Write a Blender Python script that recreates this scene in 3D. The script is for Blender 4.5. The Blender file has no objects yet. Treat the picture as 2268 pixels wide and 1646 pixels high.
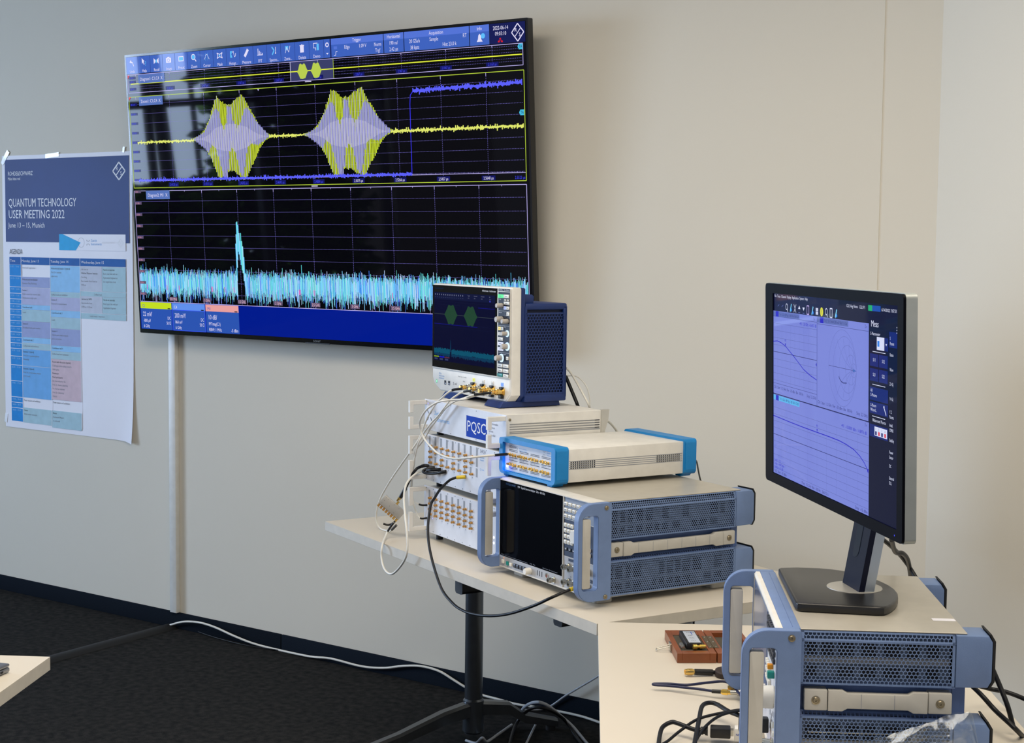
import bpy, bmesh, math, random
from mathutils import Vector, Matrix
R = math.radians
random.seed(7)
SC = bpy.context.scene
COL = SC.collection

# ------------------------------------------------------------------ camera
cam_d = bpy.data.cameras.new('camera')
cam_d.sensor_width = 36.0
cam_d.lens = 36.0 * 3432.84 / 2268
cam_d.clip_start = 0.05
cam = bpy.data.objects.new('camera', cam_d)
COL.objects.link(cam)
YAW, PITCH, ROLL = 0.62227, 0.080952, 0.011033
_f = Vector((-math.sin(YAW) * math.cos(PITCH), math.cos(YAW) * math.cos(PITCH), -math.sin(PITCH)))
_r = Vector((math.cos(YAW), math.sin(YAW), 0))
_u = _r.cross(_f)
_r2 = _r * math.cos(ROLL) + _u * math.sin(ROLL)
_u2 = _u * math.cos(ROLL) - _r * math.sin(ROLL)
cam.matrix_world = Matrix(((_r2.x, _u2.x, -_f.x, 0), (_r2.y, _u2.y, -_f.y, -4.2485), (_r2.z, _u2.z, -_f.z, 1.56286), (0, 0, 0, 1)))
SC.camera = cam
cam_d.dof.use_dof = False

# ------------------------------------------------------------------ world, lights, exposure
world = bpy.data.worlds.new('world'); SC.world = world
world.use_nodes = True
_bg = world.node_tree.nodes['Background']
_bg.inputs[0].default_value = (0.84, 0.87, 1.0, 1)
_bg.inputs[1].default_value = 0.44
def area(name, loc, target, sx, sy, power, col):
    l = bpy.data.lights.new(name, 'AREA'); l.shape = 'RECTANGLE'; l.size = sx; l.size_y = sy
    l.energy = power; l.color = col
    o = bpy.data.objects.new(name, l); COL.objects.link(o); o.location = loc
    o.rotation_euler = (Vector(target) - Vector(loc)).to_track_quat('-Z', 'Y').to_euler()
    return o
area('window_daylight', (-10.6, -4.3, 1.7), (0, -4.3, 1.7), 6.4, 3.0, 1360, (0.55, 0.72, 1.0))
area('ceiling_lamp_right', (-0.6, -2.6, 2.93), (-0.6, -2.6, 0), 1.8, 1.8, 56, (1.0, 0.88, 0.72))
area('ceiling_lamp_middle', (-2.7, -2.2, 2.93), (-2.7, -2.2, 0), 1.8, 1.2, 42, (1.0, 0.91, 0.80))
SC.view_settings.view_transform = 'Standard'
SC.view_settings.look = 'None'
SC.view_settings.exposure = 0.0
SC.view_settings.gamma = 1.0
SC.view_settings.use_curve_mapping = False

# ------------------------------------------------------------------ materials
def lin(c):
    c /= 255.0
    return c / 12.92 if c <= 0.04045 else ((c + 0.055) / 1.055) ** 2.4
def rgb(c): return (lin(c[0]), lin(c[1]), lin(c[2]), 1)
_mats = {}
def mat(name, c, rough=0.5, metal=0.0, spec=0.5, noise=None, bump=None, coat=0.0, trans=0.0, alpha=1.0):
    """noise = (scale, amount) varies the colour a little, bump = (scale, strength)"""
    if name in _mats: return _mats[name]
    m = bpy.data.materials.new(name); m.use_nodes = True
    nt = m.node_tree; b = nt.nodes['Principled BSDF']
    b.inputs['Base Color'].default_value = rgb(c)
    b.inputs['Roughness'].default_value = rough
    b.inputs['Metallic'].default_value = metal
    b.inputs['Specular IOR Level'].default_value = spec
    b.inputs['Coat Weight'].default_value = coat
    b.inputs['Transmission Weight'].default_value = trans
    b.inputs['Alpha'].default_value = alpha
    tc = nt.nodes.new('ShaderNodeTexCoord')
    if noise is None: noise = (30, 0.05)
    n = nt.nodes.new('ShaderNodeTexNoise'); n.inputs['Scale'].default_value = noise[0]; n.inputs['Detail'].default_value = 4
    nt.links.new(tc.outputs['Object'], n.inputs['Vector'])
    mr = nt.nodes.new('ShaderNodeMapRange')
    mr.inputs['From Min'].default_value = 0.3; mr.inputs['From Max'].default_value = 0.7
    mr.inputs['To Min'].default_value = 1 - noise[1]; mr.inputs['To Max'].default_value = 1 + noise[1]
    nt.links.new(n.outputs['Fac'], mr.inputs['Value'])
    mx = nt.nodes.new('ShaderNodeMix'); mx.data_type = 'RGBA'; mx.blend_type = 'MULTIPLY'
    mx.inputs[0].default_value = 1.0; mx.inputs[6].default_value = rgb(c)
    nt.links.new(mr.outputs['Result'], mx.inputs[7])
    nt.links.new(mx.outputs[2], b.inputs['Base Color'])
    if bump:
        n2 = nt.nodes.new('ShaderNodeTexNoise'); n2.inputs['Scale'].default_value = bump[0]; n2.inputs['Detail'].default_value = 3
        nt.links.new(tc.outputs['Object'], n2.inputs['Vector'])
        bp = nt.nodes.new('ShaderNodeBump'); bp.inputs['Strength'].default_value = bump[1]; bp.inputs['Distance'].default_value = 0.002
        nt.links.new(n2.outputs['Fac'], bp.inputs['Height']); nt.links.new(bp.outputs['Normal'], b.inputs['Normal'])
    _mats[name] = m
    return m
def scr(c, k=1.0, rough=0.03, spec=0.04):
    """a pixel colour of a lit display behind glossy glass"""
    name = 'display_%02x%02x%02x_%d' % (int(c[0]), int(c[1]), int(c[2]), int(k * 100))
    if name in _mats: return _mats[name]
    m = bpy.data.materials.new(name); m.use_nodes = True
    b = m.node_tree.nodes['Principled BSDF']
    b.inputs['Base Color'].default_value = (0.002, 0.002, 0.003, 1)
    b.inputs['Roughness'].default_value = rough
    b.inputs['Specular IOR Level'].default_value = spec
    b.inputs['Emission Color'].default_value = rgb(c)
    b.inputs['Emission Strength'].default_value = k
    _mats[name] = m
    return m

M_WALL = mat('wall_paint', (223, 218, 204), 0.85, spec=0.2, noise=(1.2, 0.012), bump=(180, 0.06))
M_CEIL = mat('ceiling_paint', (225, 224, 220), 0.9, spec=0.1)
M_BASE = mat('dark_baseboard_carpet', (20, 28, 38), 0.95, spec=0.1, noise=(300, 0.25), bump=(500, 0.3))
M_DESK = mat('cream_laminate', (214, 206, 190), 0.36, noise=(3, 0.01))
M_EDGE = mat('cream_edge_band', (206, 200, 186), 0.5)
M_LEG = mat('dark_chrome_steel', (100, 104, 108), 0.28, metal=0.85)
M_BLACKP = mat('black_plastic', (18, 19, 22), 0.45, bump=(900, 0.05))
M_GLOSSB = mat('gloss_black_frame', (10, 11, 14), 0.12)
M_WHITEP = mat('white_plastic', (226, 224, 216), 0.45)
M_DUCT = mat('white_duct', (222, 221, 214), 0.45)
M_CREAM = mat('cream_paint_metal', (224, 222, 215), 0.42)
M_PANEL = mat('pale_front_panel', (214, 217, 224), 0.4)
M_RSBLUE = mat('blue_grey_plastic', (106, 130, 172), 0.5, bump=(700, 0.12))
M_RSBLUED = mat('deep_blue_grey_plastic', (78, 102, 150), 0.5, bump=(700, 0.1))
M_GREYP = mat('light_grey_plastic', (186, 184, 176), 0.5)
M_GREYM = mat('grey_metal', (150, 152, 154), 0.3, metal=0.6)
M_COVER = mat('warm_grey_cover', (176, 171, 158), 0.34, metal=0.08)
M_NAVY = mat('navy_plastic', (14, 44, 104), 0.45, bump=(700, 0.1))
M_NAVYI = mat('navy_inside', (14, 30, 66), 0.6)
M_CYAN = mat('bright_blue_plastic', (0, 128, 198), 0.45, bump=(500, 0.1))
M_GOLD = mat('gold_plated', (226, 188, 108), 0.25, metal=0.9)
M_BRASS = mat('copper_gold', (206, 158, 90), 0.3, metal=0.75)
M_SILV = mat('nickel', (190, 188, 178), 0.22, metal=0.9)
M_SCREW = mat('screw_brown_steel', (150, 140, 118), 0.3, metal=0.8)
M_RUBBER = mat('black_rubber', (16, 17, 19), 0.7)
M_CABLEB = mat('black_cable', (10, 12, 17), 0.45, spec=.35)
M_CABLEW = mat('white_cable', (224, 222, 212), 0.45)
M_CABLEN = mat('navy_cable', (24, 30, 66), 0.38)
M_YELL = mat('yellow_boot', (226, 196, 44), 0.45)
M_INK = mat('dark_ink', (40, 42, 56), 0.6)
M_INKG = mat('grey_ink', (128, 134, 150), 0.6)
M_WHITEI = mat('white_ink', (232, 234, 240), 0.6)
M_SLOT = mat('slot_grey', (142, 146, 152), 0.5)
M_DARKI = mat('dark_inside', (12, 16, 26), 0.7)
M_MIDI = mat('inner_sheet_metal', (92, 106, 128), 0.4, metal=0.3)
M_KEY = mat('ivory_key', (226, 224, 214), 0.4)
M_TEAL = mat('teal_key', (10, 132, 124), 0.4)

# ------------------------------------------------------------------ mesh builder
_txt = {}
def text_geo(s):
    if s in _txt: return _txt[s]
    cu = bpy.data.curves.new('t', 'FONT'); cu.body = s; cu.resolution_u = 2
    ob = bpy.data.objects.new('t', cu)
    me = bpy.data.meshes.new_from_object(ob)
    vs = [(v.co.x, v.co.y) for v in me.vertices]; fs = [tuple(p.vertices) for p in me.polygons]
    bpy.data.objects.remove(ob); bpy.data.curves.remove(cu); bpy.data.meshes.remove(me)
    w = max([v[0] for v in vs]) if vs else 0
    _txt[s] = (vs, fs, w)
    return _txt[s]
def rr(x0, x1, y0, y1, r, n=5):
    """rounded rectangle outline, counter-clockwise; r may be 4 radii (x0y0, x1y0, x1y1, x0y1)"""
    if not isinstance(r, (tuple, list)): r = (r,) * 4
    cs = ((x0 + r[0], y0 + r[0], 180, r[0]), (x1 - r[1], y0 + r[1], 270, r[1]), (x1 - r[2], y1 - r[2], 0, r[2]), (x0 + r[3], y1 - r[3], 90, r[3]))
    return [(cx + q * math.cos(R(a + 90 * i / n)), cy + q * math.sin(R(a + 90 * i / n))) for cx, cy, a, q in cs for i in range(n + 1)]
def spline(pts, sub=6):
    P = [Vector(p) for p in pts]
    if len(P) < 3 or sub <= 1: return P
    Q = [P[0] * 2 - P[1]] + P + [P[-1] * 2 - P[-2]]
    out = []
    for i in range(1, len(Q) - 2):
        a, b, c, d = Q[i - 1], Q[i], Q[i + 1], Q[i + 2]
        for k in range(sub):
            t = k / sub
            out.append(0.5 * ((2 * b) + (c - a) * t + (2 * a - 5 * b + 4 * c - d) * t * t + (3 * b - a - 3 * c + d) * t ** 3))
    out.append(P[-1])
    return out
def basis(d):
    d = Vector(d).normalized()
    a = Vector((0, 0, 1)) if abs(d.z) < 0.9 else Vector((1, 0, 0))
    u = d.cross(a).normalized()
    return d, u, d.cross(u)

class MB:
    def __init__(self): self.v, self.f, self.m, self.mats = [], [], [], []
    def mi(self, m):
        if m not in self.mats: self.mats.append(m)
        return self.mats.index(m)
    def add(self, vs, fs, m):
        o = len(self.v); self.v += [tuple(v) for v in vs]; k = self.mi(m)
        for f in fs: self.f.append(tuple(i + o for i in f)); self.m.append(k)
        return self
    def bm(self, bm, m):
        bm.verts.index_update()
        self.add([v.co[:] for v in bm.verts], [[v.index for v in f.verts] for f in bm.faces], m); bm.free()
        return self
    def box(self, x0, x1, y0, y1, z0, z1, m, b=0, seg=2):
        bm = bmesh.new(); bmesh.ops.create_cube(bm, size=1)
        for v in bm.verts: v.co = Vector(((x0 + x1) / 2 + v.co.x * (x1 - x0), (y0 + y1) / 2 + v.co.y * (y1 - y0), (z0 + z1) / 2 + v.co.z * (z1 - z0)))
        if b: bmesh.ops.bevel(bm, geom=list(bm.edges), offset=b, segments=seg, affect='EDGES', profile=0.5)
        return self.bm(bm, m)
    def obox(self, c, ux, uy, uz, sx, sy, sz, m, b=0):
        """box about c with axes ux uy uz and full sizes"""
        t = MB().box(-sx / 2, sx / 2, -sy / 2, sy / 2, -sz / 2, sz / 2, m, b)
        c, ux, uy, uz = Vector(c), Vector(ux), Vector(uy), Vector(uz)
        return self.add([c + ux * v[0] + uy * v[1] + uz * v[2] for v in t.v], t.f, m)
    @staticmethod
    def _ax(axis, a, b, t):
        return {'x': (t, a, b), 'y': (a, t, b), 'z': (a, b, t)}[axis]
    def prism(self, pts, axis, a0, a1, m, b=0, seg=2):
        bm = bmesh.new()
        v0 = [bm.verts.new(self._ax(axis, p[0], p[1], a0)) for p in pts]
        v1 = [bm.verts.new(self._ax(axis, p[0], p[1], a1)) for p in pts]
        n = len(pts)
        c0 = bm.faces.new(v0); c1 = bm.faces.new(v1)
        for i in range(n): bm.faces.new((v0[i], v0[(i + 1) % n], v1[(i + 1) % n], v1[i]))
        bmesh.ops.recalc_face_normals(bm, faces=list(bm.faces))
        if b: bmesh.ops.bevel(bm, geom=list(set(c0.edges) | set(c1.edges)), offset=b, segments=seg, affect='EDGES', profile=0.5)
        return self.bm(bm, m)
    def ring(self, outer, inner, axis, a0, a1, m):
        n = len(outer); vs = []
        for t in (a0, a1):
            vs += [self._ax(axis, p[0], p[1], t) for p in outer] + [self._ax(axis, p[0], p[1], t) for p in inner]
        fs = []
        for i in range(n):
            j = (i + 1) % n
            fs += [(i, j, n + j, n + i), (2 * n + j, 2 * n + i, 3 * n + i, 3 * n + j), (j, i, 2 * n + i, 2 * n + j), (n + i, n + j, 3 * n + j, 3 * n + i)]
        return self.add(vs, fs, m)
    def lathe(self, p, d, prof, m, n=16, caps=True):
        d, u, w = basis(d); p = Vector(p); vs = []
        for t, r in prof:
            for k in range(n):
                a = 2 * math.pi * k / n; vs.append(p + d * t + (u * math.cos(a) + w * math.sin(a)) * r)
        fs = [(i * n + k, i * n + (k + 1) % n, (i + 1) * n + (k + 1) % n, (i + 1) * n + k) for i in range(len(prof) - 1) for k in range(n)]
        if caps: fs += [tuple(range(n))[::-1], tuple((len(prof) - 1) * n + k for k in range(n))]
        return self.add(vs, fs, m)
    def cyl(self, p0, p1, r, m, n=16, r1=None, ch=0):
        d = Vector(p1) - Vector(p0); L = d.length; r1 = r if r1 is None else r1
        prof = [(0, r - ch), (ch, r), (L - ch, r1), (L, r1 - ch)] if ch else [(0, r), (L, r1)]
        return self.lathe(p0, d, prof, m, n)
    def tube(self, pts, r, m, n=8, sub=6):
        P = spline(pts, sub); vs = []; n = max(n, 12)
        d = (P[1] - P[0]).normalized(); _, u, w = basis(d)
        for i, p in enumerate(P):
            t = (P[min(i + 1, len(P) - 1)] - P[max(i - 1, 0)])
            if t.length > 1e-9: t.normalize()
            else: t = d
            u = (u - t * u.dot(t)).normalized(); w = t.cross(u)
            for k in range(n):
                a = 2 * math.pi * k / n; vs.append(p + (u * math.cos(a) + w * math.sin(a)) * r)
        fs = [(i * n + k, i * n + (k + 1) % n, (i + 1) * n + (k + 1) % n, (i + 1) * n + k) for i in range(len(P) - 1) for k in range(n)]
        fs += [tuple(range(n))[::-1], tuple((len(P) - 1) * n + k for k in range(n))]
        return self.add(vs, fs, m)
    def quad(self, a, b, c, d, m): return self.add([a, b, c, d], [(0, 1, 2, 3)], m)
    # flat drawing on a front plane: x right, z up, facing -y, each layer a hair further forward
    def r2(self, x0, z0, x1, z1, m, y=0.0): return self.add([(x0, y, z0), (x1, y, z0), (x1, y, z1), (x0, y, z1)], [(0, 1, 2, 3)], m)
    def p2(self, pts, m, y=0.0): return self.add([(p[0], y, p[1]) for p in pts], [tuple(range(len(pts)))], m)
    def l2(self, x0, z0, x1, z1, w, m, y=0.0):
        dx, dz = x1 - x0, z1 - z0; L = math.hypot(dx, dz) or 1; nx, nz = -dz / L * w / 2, dx / L * w / 2
        return self.add([(x0 + nx, y, z0 + nz), (x0 - nx, y, z0 - nz), (x1 - nx, y, z1 - nz), (x1 + nx, y, z1 + nz)], [(0, 1, 2, 3)], m)
    def pl2(self, pts, w, m, y=0.0):
        for a, b in zip(pts, pts[1:]): self.l2(a[0], a[1], b[0], b[1], w, m, y)
        return self
    def dots(self, x0, z0, x1, z1, w, m, y, step, duty=0.5):
        L = math.hypot(x1 - x0, z1 - z0); n = int(L / step)
        for i in range(n):
            a, b = i / n, (i + duty) / n
            self.l2(x0 + (x1 - x0) * a, z0 + (z1 - z0) * a, x0 + (x1 - x0) * b, z0 + (z1 - z0) * b, w, m, y)
        return self
    def circ2(self, cx, cz, r, w, m, y=0.0, n=32, sx=1.0, a0=0, a1=360):
        pts = [(cx + r * sx * math.cos(R(a0 + (a1 - a0) * i / n)), cz + r * math.sin(R(a0 + (a1 - a0) * i / n))) for i in range(n + 1)]
        return self.pl2(pts, w, m, y)
    def disc2(self, cx, cz, r, m, y=0.0, n=20):
        return self.p2([(cx + r * math.cos(2 * math.pi * i / n), cz + r * math.sin(2 * math.pi * i / n)) for i in range(n)], m, y)
    def tx(self, s, x, z, h, m, y=0.0, wd=None, al='L', st=1.0):
        """text on the front plane; h = capital height, wd = forced width, st = stretch"""
        vs, fs, w = text_geo(s)
        if not vs: return self
        k = h / 0.70; sx = k * st
        if wd: sx = wd / w
        off = {'L': 0, 'C': -w * sx / 2, 'R': -w * sx}[al]
        return self.add([(x + off + v[0] * sx, y, z + v[1] * k) for v in vs], fs, m)
    def build(self, name, parent=None, loc=None, smooth=35, mtx=None):
        me = bpy.data.meshes.new(name)
        me.from_pydata(self.v, [], self.f)
        for m in self.mats: me.materials.append(m)
        me.polygons.foreach_set('material_index', self.m)
        if smooth:
            me.polygons.foreach_set('use_smooth', [True] * len(self.f))
            me.set_sharp_from_angle(angle=R(smooth))
        me.update()
        o = bpy.data.objects.new(name, me); COL.objects.link(o)
        if parent: o.parent = parent
        if loc: o.location = loc
        return o

def tag(o, label=None, cat=None, group=None, kind=None):
    if label: o['label'] = label
    if cat: o['category'] = cat
    if group: o['group'] = group
    if kind: o['kind'] = kind
    return o
def thing(name, label, cat, loc=(0, 0, 0), rz=0.0, group=None):
    o = bpy.data.objects.new(name, None); COL.objects.link(o)
    o.empty_display_size = 0.05; o.location = loc; o.rotation_euler = (0, 0, rz)
    return tag(o, label, cat, group)
def dup(o, parent, loc):
    c = o.copy(); COL.objects.link(c); c.parent = parent; c.location = loc
    for g in o.children:
        d = g.copy(); COL.objects.link(d); d.parent = c
    return c

# ================================================================== ROOM
def struct(name, mb, parent=None):
    o = mb.build(name, parent); 
    if not parent: o['kind'] = 'structure'
    return o
def carpet():
    m = bpy.data.materials.new('charcoal_carpet'); m.use_nodes = True; nt = m.node_tree; b = nt.nodes['Principled BSDF']
    b.inputs['Roughness'].default_value = 1.0; b.inputs['Specular IOR Level'].default_value = 0.05
    tc = nt.nodes.new('ShaderNodeTexCoord')
    n = nt.nodes.new('ShaderNodeTexNoise'); n.inputs['Scale'].default_value = 420; n.inputs['Detail'].default_value = 3
    n2 = nt.nodes.new('ShaderNodeTexNoise'); n2.inputs['Scale'].default_value = 40; n2.inputs['Detail'].default_value = 5
    ad = nt.nodes.new('ShaderNodeMath'); ad.operation = 'MULTIPLY_ADD'; ad.inputs[1].default_value = 0.5
    nt.links.new(tc.outputs['Object'], n.inputs['Vector']); nt.links.new(tc.outputs['Object'], n2.inputs['Vector'])
    nt.links.new(n2.outputs['Fac'], ad.inputs[0])
    h = nt.nodes.new('ShaderNodeMath'); h.operation = 'MULTIPLY'; h.inputs[1].default_value = 0.5
    nt.links.new(n.outputs['Fac'], h.inputs[0]); nt.links.new(h.outputs[0], ad.inputs[2])
    cr = nt.nodes.new('ShaderNodeValToRGB'); nt.links.new(ad.outputs[0], cr.inputs[0])
    cr.color_ramp.elements[0].position = 0.36; cr.color_ramp.elements[0].color = rgb((24, 26, 28))
    cr.color_ramp.elements[1].position = 0.66; cr.color_ramp.elements[1].color = rgb((55, 54, 52))
    nt.links.new(cr.outputs[0], b.inputs['Base Color'])
    bp = nt.nodes.new('ShaderNodeBump'); bp.inputs['Strength'].default_value = 0.5; bp.inputs['Distance'].default_value = 0.003
    nt.links.new(n.outputs['Fac'], bp.inputs['Height']); nt.links.new(bp.outputs['Normal'], b.inputs['Normal'])
    return m
XC = -1.586                       # the corner where the wall turns
AW = R(-35); LW = 3.7
wx, wy = XC + LW * math.cos(AW), LW * math.sin(AW)
struct('floor', MB().box(-9.2, 2.2, -8.2, 0.2, -0.1, 0.0, carpet()))
struct('ceiling', MB().box(-9.2, 2.2, -8.2, 0.4, 3.0, 3.1, M_CEIL))
nx, ny = -math.sin(AW), math.cos(AW)
struct('wall_back', MB().prism([(-9.2, 0.0), (-1.756, 0.0), (-1.755, 0.002), (XC, 0.002), (XC, 0.25), (-9.2, 0.25)], 'z', 0, 3.0, M_WALL))
struct('wall_right', MB().prism([(XC, 0.002), (wx, wy), (wx + nx * .2, wy + ny * .2), (XC + nx * .2, ny * .2)], 'z', 0, 3.0, M_WALL))
wl = MB()
for a in ((-8.2, 0.25, 0, 0.25), (-8.2, 0.25, 2.75, 3.0), (-2.0, 0.25, 0.25, 2.75), (-8.2, -6.7, 0.25, 2.75)):
    wl.box(-9.2, -9.0, a[0], a[1], a[2], a[3], M_WALL)
struct('wall_left', wl)
wf = MB(); M_FR = mat('window_frame_grey', (120, 122, 124), 0.4)
for yy in (-6.7, -5.13, -3.56, -2.0): wf.box(-9.13, -9.07, yy - .035, yy + .035, .25, 2.75, M_FR)
for zz in (.25, 2.75, 2.1): wf.box(-9.13, -9.07, -6.7, -2.0, zz - .03, zz + .03, M_FR)
struct('window_1', wf)
# carpet strip folded up along the back wall, in two lengths meeting in a butt joint
bb = MB()
for a, b_ in ((-9.0, -4.12), (-4.116, XC)): bb.box(a, b_, -0.010, 0.0, 0.0, 0.066, M_BASE, 0.002)
struct('baseboard_back', bb)
struct('baseboard_right', MB().prism([(XC, -0.001), (wx, wy), (wx - nx * .01, wy - ny * .01), (XC - nx * .01, -ny * .01)], 'z', 0, 0.066, M_BASE))
# white cable duct down the wall below the screen
dt = MB().box(-4.727, -4.689, -0.022, 0.0, 0.066, 1.32, M_DUCT, 0.002)
o = dt.build('cable_duct'); tag(o, 'slim white vertical cable duct on the wall below the large screen', 'cable duct')
# trees seen mirrored in the screen: they stand outside the window
M_BARK = mat('tree_bark', (46, 42, 36), 0.9, noise=(20, 0.3)); M_LEAF = mat('tree_leaf', (112, 150, 52), 0.8, noise=(6, 0.4))
def tree(x, y, r, lean, label):
    t = thing('tree', label, 'tree', (x, y, -0.3))
    MB().lathe((0, 0, 0), (lean, 0.02, 1), [(0, r * 1.3), (.6, r), (2.2, r * .85), (4.2, r * .6)], M_BARK, 10).build('trunk', t)
tree(-9.80, -4.62, .045, .02, 'narrow tree trunk outside the window, mirrored at the left of the large screen')
tree(-9.85, -4.90, .075, -.03, 'widest tree trunk outside the window, mirrored in the large screen')
tree(-9.8, -5.16, .03, 0, 'thinnest tree trunk outside the window, mirrored in the large screen')
rnd = random.Random(4); c = MB()
for i in range(9000):
    p = Vector((rnd.uniform(-.28, .28), rnd.uniform(-1.7, 0), rnd.uniform(0.0, 3.6)) if i > 2600 else (rnd.uniform(-.28, .28), rnd.uniform(0, 1.9), rnd.uniform(0, 1.75)))
    s_ = rnd.uniform(.06, .14); d = Vector((rnd.uniform(-1, 1), rnd.uniform(-1, 1), rnd.uniform(-1, 1))).normalized(); _, u, w = basis(d)
    c.add([p + u * s_, p + w * s_ * .5, p - u * s_, p - w * s_ * .5 + d * s_ * .2], [(0, 1, 2, 3)], M_LEAF)
o = c.build('hedge', loc=(-10.0, -5.55, -.3), smooth=0); tag(o, 'dense leafy hedge outside the window, mirrored dark green in the large screen', 'hedge', kind='stuff')

# ================================================================== DESKS
DT = 0.73; TH = 0.027
def desk(ox, oy, a, L, D, label, beams=(), legs=(.06, 1.12), v_foot=True):
    """origin = front-left corner of the top on the floor; x along the long front edge, y to the back edge"""
    t = thing('desk', label, 'desk', (ox, oy, 0), a)
    top = MB(); top.box(0, L, 0, D, DT - .0012, DT, M_DESK); top.box(0, L, 0, D, DT - TH, DT - .0012, M_EDGE, .0006, 1)
    top.build('tabletop', t)
    for lx in legs:
        ly = D * .6675
        MB().cyl((lx, ly, .02), (lx, ly, DT - TH - .028), .0285, M_LEG, 28).build('leg_column', t)
        MB().box(lx - .03, lx + .03, .20, D - .03, DT - TH - .028, DT - TH, M_BLACKP, .004).build('top_beam', t)
        fo = MB().lathe((lx, ly, .022), (0, 0, 1), [(0, .028), (.006, .0345), (.105, .033), (.111, .0285)], M_LEG, 28)
        sg = -1 if lx < L / 2 else 1
        for ex_, ey_ in ((lx + .045, ly - .47), (lx + .045, ly + .285)):
            d = Vector((ex_ - lx, ey_ - ly, 0)); ln = d.length; d.normalize(); n = Vector((-d.y, d.x, 0))
            sec = []
            for k, (s, w, z0, z1) in enumerate(((.02, .021, .080, .124), (.12, .020, .070, .110), (ln * .6, .018, .036, .070), (ln, .015, .012, .038))):
                p = Vector((lx, ly, 0)) + d * s
                sec += [p + n * w + Vector((0, 0, z0)), p - n * w + Vector((0, 0, z0)), p - n * w + Vector((0, 0, z1 - .008)), p - n * w * .6 + Vector((0, 0, z1)), p + n * w * .6 + Vector((0, 0, z1)), p + n * w + Vector((0, 0, z1 - .008))]
            fs = [(i * 6 + k, i * 6 + (k + 1) % 6, i * 6 + 6 + (k + 1) % 6, i * 6 + 6 + k) for i in range(3) for k in range(6)] + [tuple(range(6)), tuple(range(18, 24))]
            fo.add(sec, fs, M_LEG)
            fo.cyl((ex_ - d.x * .02, ey_ - d.y * .02, 0), (ex_ - d.x * .02, ey_ - d.y * .02, .016), .016, M_RUBBER, 14)
        fo.build('foot_star', t)
    for bx in beams:
        bmx = MB().prism(rr(bx - .019, bx + .019, DT - TH - .036, DT - TH, .008, 3), 'y', .012 if bx < 1 else .05, D - .02, M_BLACKP)
        bmx.build('cross_beam', t)
    return t
desk(-3.141, -.826, -.4017, 1.445, .729, 'long cream desk by the wall carrying the stacked white instruments', beams=(.80, 1.21), legs=(.06, 1.12))
desk(-1.815, -1.380, -.998, 1.445, .74, 'cream desk in the right foreground carrying the monitor', legs=(.3, 1.15)).location.z = .0015
_a3 = R(31.5)          # left desk: far right corner at (-2.529,-2.303)
_ex, _ey = Vector((math.cos(_a3), math.sin(_a3), 0)), Vector((-math.sin(_a3), math.cos(_a3), 0))
_o3 = Vector((-2.529, -2.303, 0)) - _ex * 1.4 - _ey * .75
desk(_o3.x, _o3.y, _a3, 1.4, .75, 'cream desk cut off at the lower left edge of the photo', legs=(.3, 1.1))

# laptop corner on the left desk
M_ALU = mat('grey_aluminium', (132, 134, 140), 0.35, metal=0.7)
lp = thing('laptop', 'closed grey laptop at the left edge, on the lower left desk', 'laptop', (-2.495, -2.423, DT), R(18))
MB().box(-.33, 0, -.23, 0, .0015, .011, M_ALU, .003).build('base', lp)
MB().box(-.33, 0, -.23, 0, .0118, .0185, M_ALU, .003).build('lid', lp)
sk = MB(); sk.box(-.0005, .0004, -.030, -.022, .0045, .0085, M_DARKI); sk.build('port', lp)

# ================================================================== LARGE SCREEN
tv = thing('television', 'very large wall-mounted screen showing yellow, purple and cyan oscilloscope waveforms', 'television', (-4.824, -0.08, 1.2))
tv.rotation_euler = (R(3.627), 0, 0)
TW, THH = 1.929, 1.0915
fr = MB(); fr.ring(rr(0, TW, 0, THH, .003, 2), rr(.0075, TW - .0085, .0165, THH - .0095, .001, 2), 'y', 0, .028, M_GLOSSB)
fr.box(.004, TW - .004, .006, .03, .004, THH - .004, M_BLACKP)
fr.build('frame', tv)
bk = MB().box(.45, TW - .45, .03, .058, .2, THH - .25, M_BLACKP, .006); bk.build('rear_housing', tv)
MB().box(.7, 1.2, .048, .052, .35, .75, M_GREYM).build('wall_bracket', tv)
lg = MB(); lg.tx('SONY', .958, .0045, .0075, M_GREYM, -.0006, wd=.036, al='C'); lg.box(.90, 1.02, -.0005, .002, -.002, .0022, M_BLACKP); lg.build('maker_badge', tv)

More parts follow.
